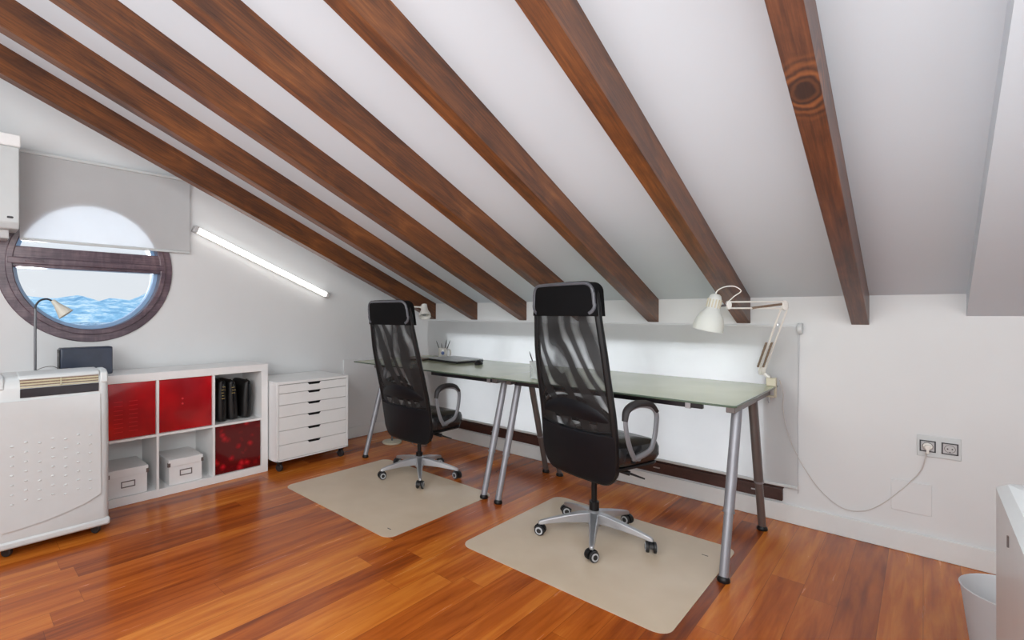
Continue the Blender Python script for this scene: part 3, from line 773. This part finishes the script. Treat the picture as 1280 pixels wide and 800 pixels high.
def make_chair(loc, rz, base_rz, drop, label, cas, lean=0.0):
    t = thing('office_chair', label, 'chair', loc, rz, 'black high-back office chairs')
    U = -drop
    # base: five aluminium arms
    hub = MB().lathe([(0.030, .062), (0.036, .075), (0.038, .125), (0.030, .135), (0.024, .14)], 20).build('base_hub', 'silver', t)
    for k in range(5):
        a = base_rz - rz + k * 2 * PI / 5
        mt_ = Matrix.Rotation(a, 4, 'Z')
        arm = MB(); secs = []
        for x, w_, zt, h in ((0.015, .026, .132, .055), (0.06, .024, .128, .050), (0.14, .019, .112, .038), (0.23, .0145, .090, .026), (0.275, .012, .077, .022), (0.288, .007, .070, .016)):
            secs.append([(x, -w_, zt - h), (x, w_, zt - h), (x, w_ * 0.8, zt), (x, -w_ * 0.8, zt)])
        vs = [p for s_ in secs for p in s_]; fs = [(i * 4 + e, i * 4 + (e + 1) % 4, (i + 1) * 4 + (e + 1) % 4, (i + 1) * 4 + e) for i in range(len(secs) - 1) for e in range(4)]
        fs += [(3, 2, 1, 0), tuple(range(len(vs) - 4, len(vs)))]
        arm.add(vs, fs, mt_)
        arm.build('base_arm', 'silver', t, bevel=.004)
        # caster
        px, py = 0.277 * math.cos(a), 0.277 * math.sin(a)
        ca = cas + k * 0.9
        c = MB(); c.lathe([(0.006, .05), (0.006, .07)], 10)
        c.add(*arc_hood())
        c = c.build('caster', 'black', t, loc=(px, py, 0.0027), rot=(0, 0, ca))
        for s in (-1, 1):
            wh = MB().tube([(0, s * .010, .026), (0, s * .024, .026)], .026, 20).build('wheel', 'rubber', c, bevel=.003)
            MB().tube([(0, s * .0235, .026), (0, s * .0262, .026)], .019, 20).build('wheel_ring', 'greyring', wh)
            MB().tube([(0, s * .026, .026), (0, s * .0275, .026)], .012, 16).build('wheel_cap', 'rubber', wh)
    MB().lathe([(0.0245, .06), (0.0245, .185 + U * .3)], 18).build('lift_sleeve', 'black', t)
    MB().lathe([(0.014, .18 + U * .3), (0.014, .40 + U)], 16).build('lift_column', 'black', t)
    MB().box(-.085, .085, -.10, .12, .385 + U, .43 + U).box(-.05, .05, -.13, .18, .365 + U, .40 + U).build('tilt_mechanism', 'black', t, bevel=.01)
    lv = MB().tube([(0.06, -.02, .40 + U), (.15, .01, .385 + U), (.19, .035, .376 + U)], [.008, .011, .012], 10).tube([(.19, .035, .376 + U), (.235, .085, .355 + U)], [.006, .004], 8)
    lv.build('height_lever', 'black', t)
    MB().tube([(.10, -.06, .39 + U), (.145, -.06, .39 + U)], .022, 14).build('tension_knob', 'black', t, bevel=.003)
    # seat
    rows = []
    for j, (z, s_) in enumerate(((.425, .86), (.434, .95), (.460, 1.0), (.500, 1.0), (.522, .965), (.535, .86), (.539, .6), (.534, .3))):
        rows.append([(px * s_, py * s_ + .055, z + U - 0.03 * max(0, (py - .12) / .12) ** 2 * (1 if z > .44 else .4)) for px, py in rrect(0, 0, .24, .18, .07, 6)])
    n = len(rows[0]); vs = [p for r in rows for p in r]
    fs = [(a * n + b, a * n + (b + 1) % n, (a + 1) * n + (b + 1) % n, (a + 1) * n + b) for a in range(len(rows) - 1) for b in range(n)]
    fs += [tuple(range(n - 1, -1, -1)), tuple(range((len(rows) - 1) * n, len(rows) * n))]
    sm = MB(); sm.add(vs, fs); sm.build('seat', 'seat', t)
    MB().prism(rrect(0, .05, .23, .165, .06, 6), .412 + U, .428 + U, 'z').build('seat_shell', 'black', t, bevel=.006)
    def lean_(a, b, c): return (a, b - lean * max(0, c - .45), c + U)
    def lift(mb): mb.v = [lean_(*p) for p in mb.v]; return mb
    # backrest : frame, lower shell, lumbar pad, net, headrest
    bk = MB().tube([lean_(p[0], p[1] + .012, p[2]) for p in outline(.352, 1.30, 1.0, .06, .012)], .015, 8, closed=True, flat=1.2).build('back_frame', 'black', t)
    lift(shell_mesh(*rounded_shell(.345, .585, .065, -.004, .03, round_top=False, inset=.004, bulge=.006))).build('lower_shell', 'leather', t, bevel=.006)
    lift(patch(.565, 1.165, -.95, .95, .006)).build('mesh_panel', 'net', t)
    # lumbar cushion: arched pad
    rows = []
    for j in range(11):
        z = .615 + .012 * j
        row = []
        for i in range(17):
            u = -.9 + 1.8 * i / 16
            arch = math.sqrt(max(0, 1 - (u / .95) ** 2))
            zz = .625 + (z - .615) * (arch * 1.05) + .0 * arch
            row.append(bsurf(u, zz, .012 - .016 * arch * math.sin(PI * j / 10)))
        rows.append(row)
    lift(shell_mesh(rows, .02)).build('lumbar_pad', 'leather', t)
    lift(MB().tube([bsurf(-.94 + 1.88 * i / 16, .60 - .022 * math.cos(PI * (i / 8 - 1) / 2), .004) for i in range(17)], .005, 6)).build('cross_strap', 'black', t)
    hr = lift(shell_mesh(*rounded_shell(1.150, 1.312, .045, -.010, .056, round_bottom=False, inset=.002, bulge=.003))).build('headrest', 'headleather', t, bevel=.012, segs=3)
    loop = [lean_(*p) for p in outline(1.16, 1.306, 1.0, .045, .012, off=-.010)]
    top = [p for p in loop if p[2] > 1.163 + U]
    k0 = max(range(len(top)), key=lambda i: (Vector(top[i]) - Vector(top[i - 1])).length)
    top = top[k0:] + top[:k0]
    MB().tube(top, .0085, 8).build('headrest_piping', 'piping', hr)
    # armrests
    for s in (-1, 1):
        x = s * .270
        path = [(x - s * .004, -.03, .477), (x, -.062, .52), (x, -.087, .585), (x, -.100, .66), (x, -.086, .706), (x, -.01, .729), (x, .08, .716), (x, .122, .68), (x, .122, .62), (x, .105, .55), (x, .07, .502), (x - s * .004, -.028, .4765)]
        path = [(a, b, c + U) for a, b, c in path]
        ar = MB().tube(spline(path, 5), .0085, 10, flat=1.7)
        ar.tube([(x - s * .05, -.005, .462 + U), (x, -.005, .478 + U)], .014, 10)
        ar = ar.build('armrest', 'armsilver', t)
        pp = spline([(x, -.105, .662 + U), (x, -.094, .706 + U), (x, -.055, .731 + U), (x, .01, .737 + U), (x, .08, .724 + U), (x, .122, .688 + U)], 6)
        n_ = len(pp); MB().tube(pp, [.011 + .005 * math.sin(PI * i / (n_ - 1)) for i in range(n_)], 12, flat=1.3).build('arm_pad', 'armpad', ar)
        MB().tube([(s * .16, -.005, .43 + U), (s * .24, -.005, .462 + U)], .016, 8).build('arm_bracket', 'black', ar)
    return t
def arc_hood():
    seg = 10; vs = []; fs = []
    for k in range(seg + 1):
        a = PI * 0.02 + (PI * 0.96) * k / seg
        for r, y in ((.031, -.009), (.031, .009), (.02, .009), (.02, -.009)):
            vs.append((r * math.cos(a), y, .026 + r * math.sin(a)))
    for k in range(seg):
        for e in range(4): fs.append((k * 4 + e, k * 4 + (e + 1) % 4, (k + 1) * 4 + (e + 1) % 4, (k + 1) * 4 + e))
    fs += [(3, 2, 1, 0), tuple(range(len(vs) - 4, len(vs)))]
    return vs, fs
make_chair((2.512, -0.942, 0), math.radians(-15), math.radians(222), 0.0, 'black mesh-back office chair nearer the viewer, raised higher', 0.5)
make_chair((1.185, -0.930, 0), math.radians(0), math.radians(245), 0.065, 'black mesh-back office chair farther away, beside the drawer cabinet', 1.2, 0.09)

# ------------------------------------------------------------------ desks
def make_desk(x0, x1, z, lx, label, rail, group='glass desks'):
    cx = (x0 + x1) / 2
    t = thing('desk', label, 'desk', (cx, -0.5, 0), group=group)
    tp = MB().prism(rrect(0, 0, (x1 - x0) / 2, .435, .012, 3), z - .010, z, 'z').build('tabletop', 'deskglass', t, bevel=.0015, smooth=False)
    MB().tube([(a, b, z - .005) for a, b in rrect(0, 0, (x1 - x0) / 2 - .0005, .4345, .012, 3)], .0055, 6, closed=True).build('glass_edge', 'deskedge', tp)
    zt = z - .012
    for X in lx:
        xx = X - cx
        MB().box(xx - .018, xx + .018, -.34, .385, zt - .038, zt).build('crossbar', 'bar', t, bevel=.003)
        for (yt, yf) in ((-.225, -.445), (.07, .28)):
            a = Vector((xx, yt, zt - .03)); b = Vector((xx, yf, .020)); j = a.lerp(b, .63)
            lg = MB().tube([a, j], .0215, 16).build('leg', 'leg' if yt < 0 else 'bar', t)  # darker, browner metal on the rear legs paints in their reflection
            MB().tube([j + (a - b) * .002, b], .0185, 16).build('lower_leg', 'leg' if yt < 0 else 'bar', lg)
            MB().tube([j + (a - b).normalized() * .004, j - (a - b).normalized() * .006], .0235, 16).build('leg_collar', 'leg', lg)
            MB().lathe([(.024, 0), (.026, .006), (.024, .016), (.017, .024)], 16).build('foot', 'black', lg, loc=(b.x, b.y, .0027 if (abs(X - 1.785) < .01 and yt < 0) else 0))
    r0, r1 = rail
    MB().box(r0 - cx, r1 - cx, -.285, -.26, zt - .046, zt - .022).build('front_rail', 'darkvent', t, bevel=.002)
    MB().box(r0 - cx, r1 - cx, .20, .225, zt - .046, zt - .022).build('rear_rail', 'darkvent', t, bevel=.002)
    MB().box(r1 - cx - .075, r1 - cx - .05, -.29, -.24, zt - .05, zt).build('rail_clip', 'silver', t, bevel=.002)
    return t
DZ = 0.765
make_desk(1.84, 3.145, DZ, (1.895, 3.104), 'glass-topped desk on silver legs, nearer the viewer', (1.90, 2.975))
make_desk(0.40, 1.828, DZ - .002, (0.574, 1.785), 'glass-topped desk on silver legs, in the far corner', (1.16, 1.76))

# ------------------------------------------------------------------ things on the left desk
Z1 = DZ - .002 + .001
lp = thing('laptop', 'closed silver laptop lying on the far desk', 'laptop', (1.0, -0.335, Z1), math.radians(-8))
def quad(inset, z0, z1):
    return MB().prism(rrect(0, 0, .19 - inset, .145 - inset, .014, 4), z0, z1, 'z')
quad(0, .004, .016).build('base', 'laptopdark', lp, bevel=.002)
quad(0, .018, .026).build('lid', 'laptop', lp, bevel=.002)
MB().box(-.17, .17, .135, .145, .008, .024).build('hinge', 'laptopdark', lp, bevel=.002)
for a in (-.16, .16):
    for b in (-.12, .12): MB().lathe([(.008, 0), (.008, .0045)], 10).build('foot', 'black', lp, loc=(a, b, 0))
mo = thing('computer_mouse', 'black computer mouse beside the laptop', 'mouse', (1.30, -0.40, Z1), math.radians(20))
rows = []
for z, s in ((0, .9), (.006, 1), (.018, .93), (.028, .72), (.034, .4), (.035, .1)):
    rows.append([(a * s, b * s, z) for a, b in [(.03 * math.cos(q), .052 * math.sin(q)) for q in [2 * PI * i / 20 for i in range(20)]]])
n = 20; mb = MB(); mb.add([p for r in rows for p in r], [(a * n + b, a * n + (b + 1) % n, (a + 1) * n + (b + 1) % n, (a + 1) * n + b) for a in range(5) for b in range(n)] + [tuple(range(19, -1, -1)), tuple(range(100, 120))])
mb.build('mouse_body', 'black', mo)
MB().tube([(-.003, .03, .03), (.003, .03, .03)], .007, 12).build('scroll_wheel', 'bar', mo)
nb = thing('notebook', 'dark notebook lying by the corner of the far desk', 'notebook', (0.70, -0.47, Z1), math.radians(12))
B(-.09, .09, -.07, .07, 0, .003).build('back_cover', 'spring', nb, bevel=.001)
B(-.086, .088, -.067, .067, .003, .012).build('pages', 'black', nb)
B(-.09, .09, -.07, .07, .012, .016).build('front_cover', 'spring', nb, bevel=.001)

def pen(name, base, tip, label, col='pen', group='pencils in the mug'):
    a, b = Vector(base), Vector(tip); dd = b - a; L = dd.length
    o = MB().lathe([(.0028, 0), (.0034, .004), (.0034, L - .02), (.0008, L)], 8).build(name, col, None, loc=a, rot=dd.to_track_quat('Z', 'Y').to_euler())
    tag(o, label, 'pencil' if name == 'pencil' else 'pen', group); return o
MX, MY = 0.76, -0.235
mg = thing('mug', 'white mug with blue emblem holding pencils on the far desk', 'mug', (MX, MY, Z1))
MB().lathe([(.036, 0), (.039, .004), (.039, .092), (.0375, .094), (.036, .092), (.036, .008), (.001, .006)], 28, cap1=True).build('cup', 'mug', mg)
hd = Vector((.735, .678, 0)).normalized()
MB().tube(spline([tuple(hd * .037 + Vector((0, 0, .078))), tuple(hd * .062 + Vector((0, 0, .078))), tuple(hd * .07 + Vector((0, 0, .048))), tuple(hd * .058 + Vector((0, 0, .02))), tuple(hd * .037 + Vector((0, 0, .018)))], 6), .0055, 10).build('handle', 'mug', mg)
mm = MB()
for k in range(7):
    a = math.radians(-46 - 18 + 36 * k / 6)
    mm.v.append((.0394 * math.cos(a), .0394 * math.sin(a), .047)); mm.v.append((.0394 * math.cos(a), .0394 * math.sin(a), .047))
rows = []
for j in range(9):
    ph = -PI / 2 + PI * j / 8; hh = .014 * math.cos(ph)
    rows.append([(.0395 * math.cos(math.radians(-46) + hh * (i / 4 - 1) / .039), .0395 * math.sin(math.radians(-46) + hh * (i / 4 - 1) / .039), .05 + .016 * math.sin(ph)) for i in range(9)])
MB().grid(rows).build('emblem', 'mugblue', mg)
for bx_, by_, tx_, ty_, h, lb in ((-.01, .01, -.045, -.035, .155, 'pencil leaning left in the white mug'), (0, .01, -.005, -.012, .135, 'short pencil standing upright in the white mug'),
                             (.01, -.005, .03, .02, .165, 'dark pencil leaning right in the white mug'), (.012, .0, .055, .042, .165, 'rightmost, most tilted pencil in the white mug')):
    pen('pencil', (MX + bx_, MY + by_, Z1 + .009), (MX + tx_, MY + ty_, Z1 + h), lb)
# tumbler half hidden by the nearer chair
gx, gy = 2.06, -0.79
gl2 = tag(MB().lathe([(.030, 0), (.033, .003), (.036, .105), (.0345, .105), (.031, .008), (.001, .006)], 24, cap1=True).build('tumbler', 'clear', None, loc=(gx, gy, DZ + .001)), 'clear pen tumbler half hidden behind the nearer chair', 'tumbler')
gl2.name = 'tumbler'
pen('pen', (gx + .01, gy + .01, DZ + .009), (gx - .03, gy - .02, DZ + .165), 'dark pen sticking out of the tumbler behind the nearer chair', group=None)

# ------------------------------------------------------------------ desk lamp on the right desk
tl = thing('desk_lamp', 'white articulated lamp with dome shade clamped to the nearer desk', 'lamp', (3.128, -0.12, DZ))
def q(x, y, z): return (x - 3.128, y + .12, z - DZ)
MB().box(-.022, .022, -.018, .018, .0005, .045).box(.012, .022, -.014, .014, -.06, .01).box(-.03, .022, -.014, .014, -.062, -.052).build('clamp', 'cream', tl, bevel=.003)
MB().tube([(-.012, 0, -.095), (-.012, 0, -.058)], .004, 8).tube([(-.012, 0, -.052), (-.012, 0, -.0115)], .004, 8).build('clamp_screw', 'silver', tl)
MB().tube([(-.01, 0, .045), (-.03, 0, .062), q(3.088, -.12, .842)], .008, 8).build('pivot_post', 'white_metal', tl)
E0, E1 = Vector(q(3.085, -.125, .848)), Vector(q(3.213, -.292, 1.192))      # lower arm
H0 = Vector(q(3.01, -.482, 1.206))                                           # head joint
off = Vector((.012, .008, 0)); up_ = Vector((0, 0, .016))
def plate(c, a, b_, wdt, name):
    mb = MB(); c = Vector(c); vs = []
    for sgn in (-1, 1):
        for k in range(10):
            an = 2 * PI * k / 10; vs.append(tuple(c + a * math.cos(an) + b_ * math.sin(an) + a.cross(b_).normalized() * sgn * wdt))
    mb.add(vs, [tuple(range(9, -1, -1)), tuple(range(10, 20))] + [(k, (k + 1) % 10, 10 + (k + 1) % 10, 10 + k) for k in range(10)])
    mb.build(name, 'white_metal', tl, bevel=.002)
dl = (E1 - E0).normalized(); du_ = (H0 - E1).normalized(); hz = Vector((du_.x, du_.y, 0)).normalized()
plate(E0, dl * .03, dl.cross(Vector((0, 0, 1)).cross(dl).normalized()) * .018, .01, 'lower_joint')
plate(E1 + Vector((0, 0, .012)), Vector((0, 0, 1)) * .026, hz * .015, .008, 'elbow_joint')
for sgn in (-1, 1): MB().tube([E0 + off * sgn, E1 + off * sgn], .0042, 8).build('lower_arm', 'white_metal', tl)
for sgn in (-1, 1):
    a = E0.lerp(E1, .06) - hz * -.012 + off * sgn * .9 + Vector((0, -.012, 0)); b = E0.lerp(E1, .46) + hz * .012 + off * sgn * .9 + Vector((0, -.012, 0))
    m_ = MB(); m_.tube([a, b], .0052, 8); nn = 40
    m_.tube([a.lerp(b, i / nn) + Vector((.0056 * math.cos(i * 1.9), .0056 * math.sin(i * 1.9), 0)) for i in range(nn + 1)], .0016, 5)
    m_.build('spring', 'spring', tl)
for sgn in (-1, 1): MB().tube([H0 + up_ * sgn, E1 + Vector((0, 0, .014)) + up_ * sgn * 1.05], .0042, 8).build('upper_arm', 'white_metal', tl)
MB().tube([H0.lerp(E1, .42) - Vector((0, 0, .010)), H0.lerp(E1, .95) + Vector((0, 0, .018))], .0062, 8).build('spring', 'spring', tl)
plate(H0, Vector((0, 0, 1)) * .023, hz * .013, .009, 'head_joint')
HN = Vector(q(2.95, -.52, 1.198)); AX = (Vector(q(2.923, -.522, 1.072)) - HN).normalized(); rt_ = AX.to_track_quat('Z', 'Y').to_euler()
MB().tube([H0, HN.lerp(H0, .35)], .006, 8).build('head_arm', 'lampgrey', tl)
MB().lathe([(.016, -.066), (.025, -.058), (.030, -.042), (.031, -.008), (.031, .010), (.044, .03), (.057, .052), (.066, .078), (.070, .105), (.071, .125), (.069, .125), (.064, .078), (.04, .03), (.02, .02)], 32, cap1=False).build('lamp_shade', 'shade', tl, loc=HN, rot=rt_)
for k in range(14):
    MB().box(.029, .0335, -.003, .003, -.04, .004, Matrix.Rotation(2 * PI * k / 14, 4, 'Z')).build('cooling_fin', 'cream', tl, loc=HN, rot=rt_)
MB().lathe([(.001, .105), (.018, .097), (.027, .075), (.02, .052), (.012, .03)], 20).build('bulb', 'bulb', tl, loc=HN, rot=rt_)
MB().tube(spline([q(2.962, -.522, 1.262), q(2.972, -.52, 1.282), q(3.0, -.505, 1.299), q(3.04, -.495, 1.300), q(3.066, -.485, 1.276), q(3.035, -.482, 1.25), q(3.012, -.482, 1.226)], 7), .0028, 8).build('lamp_wire', 'white_metal', tl)
# power cord from the lamp to the socket
cp = [(3.165, .80), (3.172, .73), (3.168, .632), (3.187, .504), (3.240, .36), (3.315, .226), (3.404, .150), (3.482, .150), (3.556, .203), (3.641, .313), (3.696, .402), (3.714, .475), (3.716, .50)]
cy_ = [-.12, -.075, -.045, -.036, -.030] + [-.006] * 5 + [-.009, -.018, -.03]
pc = MB().tube(spline([(x - 3.128, y - .003 + .12, z - DZ) for (x, z), y in zip(cp, cy_)], 8), .0022, 6).build('power_cord', 'cable', tl)
# wall sockets
so = thing('wall_socket', 'white double wall socket with grey framed outlets', 'socket', (3.7575, 0, 0.53))
B(-.072, .072, -.007, 0, -.05, .05).build('cover_plate', 'white_plastic', so, bevel=.002)
for i, s in enumerate((-1, 1)):
    cxx = s * .036; mm = MB()
    for a0, a1, z0, z1 in ((-.027, .027, .022, .027), (-.027, .027, -.027, -.022), (-.027, -.022, -.027, .027), (.022, .027, -.027, .027)): mm.box(cxx + a0, cxx + a1, -.0095, -.006, z0, z1)
    fo = mm.build('outlet_frame', 'socketframe', so)
    oo = MB().box(cxx - .022, cxx + .022, -.0085, -.006, -.022, .022).build('outlet', 'socket', so)
    MB().tube([(cxx, -.0086, 0), (cxx, -.0102, 0)], .0185, 24).build('outlet_rim', 'bar', oo)
    MB().tube([(cxx, -.0088, 0), (cxx, -.0106, 0)], .0165, 24).build('outlet_face', 'socket', oo)
    if s > 0:
        MB().tube([(cxx - .0075, -.0104, 0), (cxx - .0075, -.0112, 0)], .0028, 10).tube([(cxx + .0075, -.0104, 0), (cxx + .0075, -.0112, 0)], .0028, 10).box(cxx - .002, cxx + .002, -.0112, -.010, -.018, -.013).build('pin_hole', 'black', oo)
MB().tube([(0, 0, 0), (0, -.012, 0)], .0165, 20).tube([(0, -.012, 0), (0, -.03, -.002)], .012, 16).box(-.005, .005, -.03, -.012, -.03, -.004).build('power_plug', 'white_metal', pc, bevel=.002, loc=(3.7215 - 3.128, -.0108 + .12, .53 - DZ))
# ------------------------------------------------------------------ floor lamp behind the farther chair
fl = thing('floor_lamp', 'cream floor lamp with white spotlight head behind the farther chair', 'lamp', (0.385, -0.50, 0))
MB().lathe([(.085, 0), (.088, .004), (.086, .014), (.06, .018), (.01, .02)], 32).build('base', 'cream', fl)
MB().tube([(0, 0, .015), (0, 0, 1.20)], .008, 10).build('pole', 'lampgrey', fl)
MB().tube([(0, 0, 1.20), (0.12, .02, 1.222), (0.33, 0.045, 1.215)], .0065, 10).build('arm', 'white_metal', fl)
MB().lathe([(.014, 1.17), (.018, 1.18), (.018, 1.22), (.012, 1.23)], 14).build('pole_joint', 'white_metal', fl)
hd_dir = Vector((.25, -.2, -.55)).normalized(); hr_ = hd_dir.to_track_quat('Z', 'Y').to_euler()
hsp = MB().lathe([(.012, -.06), (.024, -.055), (.028, -.02), (.032, 0), (.05, .035), (.052, .06), (.05, .06), (.03, .01)], 24, cap1=False).build('lamp_shade', 'white_metal', fl, loc=(.365, .05, 1.185), rot=hr_)
MB().lathe([(.001, .05), (.016, .045), (.02, .03), (.01, .005)], 16).build('bulb', 'greyring', hsp)
MB().tube([(.32, .045, 1.216), (.352, .05, 1.205)], .01, 10).build('head_joint', 'white_metal', fl)
MB().tube([(a - .385, b + .50, c) for a, b, c in spline([(.40, -.41, .012), (.43, -.35, .003), (.50, -.37, .003), (.60, -.42, .003), (.68, -.36, .003), (.60, -.29, .003), (.50, -.24, .003), (.44, -.12, .003)], 7)], .0028, 6).build('power_cord', 'cablegrey', fl)

# ------------------------------------------------------------------ right edge: white machine and waste bin
bn = thing('waste_bin', 'frosted white plastic waste bin at the right edge', 'bin', (3.935, -0.93, 0))
MB().lathe([(.105, 0), (.112, .004), (.142, .262), (.146, .27), (.143, .272), (.138, .262), (.108, .01), (.001, .008)], 40, cap1=True).build('bin_body', 'bin', bn)
pr = thing('laundry_machine', 'white cabinet with raised rounded rim at the right edge', 'cabinet', (4.11, -2.16, 0))
pr.name = 'storage_cabinet'
B(-.294, .30, -.48, .404, 0.0, .775).build('cabinet_body', 'white_plastic', pr, bevel=.008, segs=3)
rm = MB()
out_ = rrect(0, -.04, .295, .445, .02, 6); inn = rrect(.0, -.04, .235, .375, .04, 6)
n = len(out_); vs = []
for pts_, z in ((out_, .765), (out_, .797), (rrect(0, -.04, .28, .43, .02, 6), .81), (rrect(0, -.04, .25, .39, .04, 6), .806), (inn, .77), (rrect(0, -.04, .22, .36, .03, 6), .742)):
    vs += [(a, b, z) for a, b in pts_]
fs = [(r_ * n + k, r_ * n + (k + 1) % n, (r_ + 1) * n + (k + 1) % n, (r_ + 1) * n + k) for r_ in range(5) for k in range(n)] + [tuple(range(5 * n, 6 * n)), tuple(range(n - 1, -1, -1))]
rm.add(vs, fs); rm.build('top_rim', 'white_plastic', pr)
mm = MB()
for k in range(7): mm.box(-.12, .16, -.27 + k * .08, -.255 + k * .08, .742, .772)
mm.build('top_grille', 'socket', pr, bevel=.002)
B(-.2965, -.293, .172, .178, .742, .762).build('side_latch', 'bar', pr)

# ------------------------------------------------------------------ lights
def area(name, loc, target, sx, sy, power, col=(1, 1, 1), spread=None):
    l = bpy.data.lights.new(name, 'AREA'); l.shape = 'RECTANGLE'; l.size = sx; l.size_y = sy; l.energy = power; l.color = col
    o = bpy.data.objects.new(name, l); COL.objects.link(o); o.location = loc
    o.rotation_euler = (Vector(target) - Vector(loc)).to_track_quat('-Z', 'Y').to_euler()
    if spread: l.spread = math.radians(spread)
    return o
area('fill_behind', (3.0, -4.6, 1.7), (2.2, -0.5, 0.9), 3.6, 1.6, 98, (0.955, 0.985, 1.0))  # unseen fill lamp added behind the camera, no window there
area('fill_ceiling', (2.6, -2.6, 0.9), (2.2, -2.0, 3.0), 3.0, 2.0, 14, (0.93, 0.975, 1.0))  # added upward fill, stands in for light bounced onto the ceiling
area('fill_right', (4.4, -3.2, 2.0), (1.6, -1.2, 0.2), 1.2, 1.0, 24, (0.98, 0.99, 0.98))  # extra unseen fill from the right; the roof has no opening
# daylight on the outer side of the two windows
area('daylight_low_window', ((WX0 + WX1) / 2, 1.3, 0.66), ((WX0 + WX1) / 2, 0.1, 0.585), 3.6, .8, 84, (1.0, 0.99, 0.97))
area('daylight_round_window', (-3.2, CY - .10, CZ_ - .14), (0.0, CY, CZ_), .3, .3, 230, (0.88, 0.94, 1.0))
s = bpy.data.lights.new('sun', 'SUN'); s.energy = 1.4; s.angle = math.radians(3); so_ = bpy.data.objects.new('sun', s); COL.objects.link(so_)
so_.rotation_euler = Vector((-0.7, -0.25, -0.65)).to_track_quat('-Z', 'Y').to_euler()
def point(name, loc, p, col, r=.03):
    l = bpy.data.lights.new(name, 'POINT'); l.energy = p; l.color = col; l.shadow_soft_size = r
    o = bpy.data.objects.new(name, l); COL.objects.link(o); o.location = loc
point('desk_lamp_glow', (2.918, -.522, 1.05), .75, (1, .86, .62), .02)
point('floor_lamp_glow', (.775, -.463, 1.155), .3, (1, .84, .55), .006)

wd = bpy.data.worlds.new('sky'); SC.world = wd; wd.use_nodes = True
nt = wd.node_tree; bg = nt.nodes['Background']
tc = nt.nodes.new('ShaderNodeTexCoord'); sp_ = nt.nodes.new('ShaderNodeSeparateXYZ'); rp = nt.nodes.new('ShaderNodeValToRGB')
nt.links.new(tc.outputs['Generated'], sp_.inputs[0]); nt.links.new(sp_.outputs[2], rp.inputs[0]); nt.links.new(rp.outputs[0], bg.inputs[0])
rp.color_ramp.elements[0].position = 0.0; rp.color_ramp.elements[0].color = (0.86, 0.87, 0.88, 1)
rp.color_ramp.elements[1].position = 0.5; rp.color_ramp.elements[1].color = (0.80, 0.86, 0.94, 1)
bg.inputs[1].default_value = 1.0

# ------------------------------------------------------------------ camera
cam = bpy.data.cameras.new('camera'); co = bpy.data.objects.new('camera', cam); COL.objects.link(co)
co.location = (3.7092, -3.3633, 1.1662)
co.rotation_euler = (PI / 2, 0, 0.8015)
cam.sensor_width = 36; cam.lens = 609.44 / 1280 * 36
cam.shift_x = (640 - 525.56) / 1280; cam.shift_y = -(400 - 390.97) / 1280
cam.clip_start = 0.02; cam.clip_end = 6000
SC.camera = co
SC.view_settings.view_transform = 'Standard'; SC.view_settings.look = 'None'
SC.view_settings.exposure = 0; SC.view_settings.gamma = 1
SC.cycles.use_denoising = True
SC.cycles.max_bounces = 8; SC.cycles.transparent_max_bounces = 12
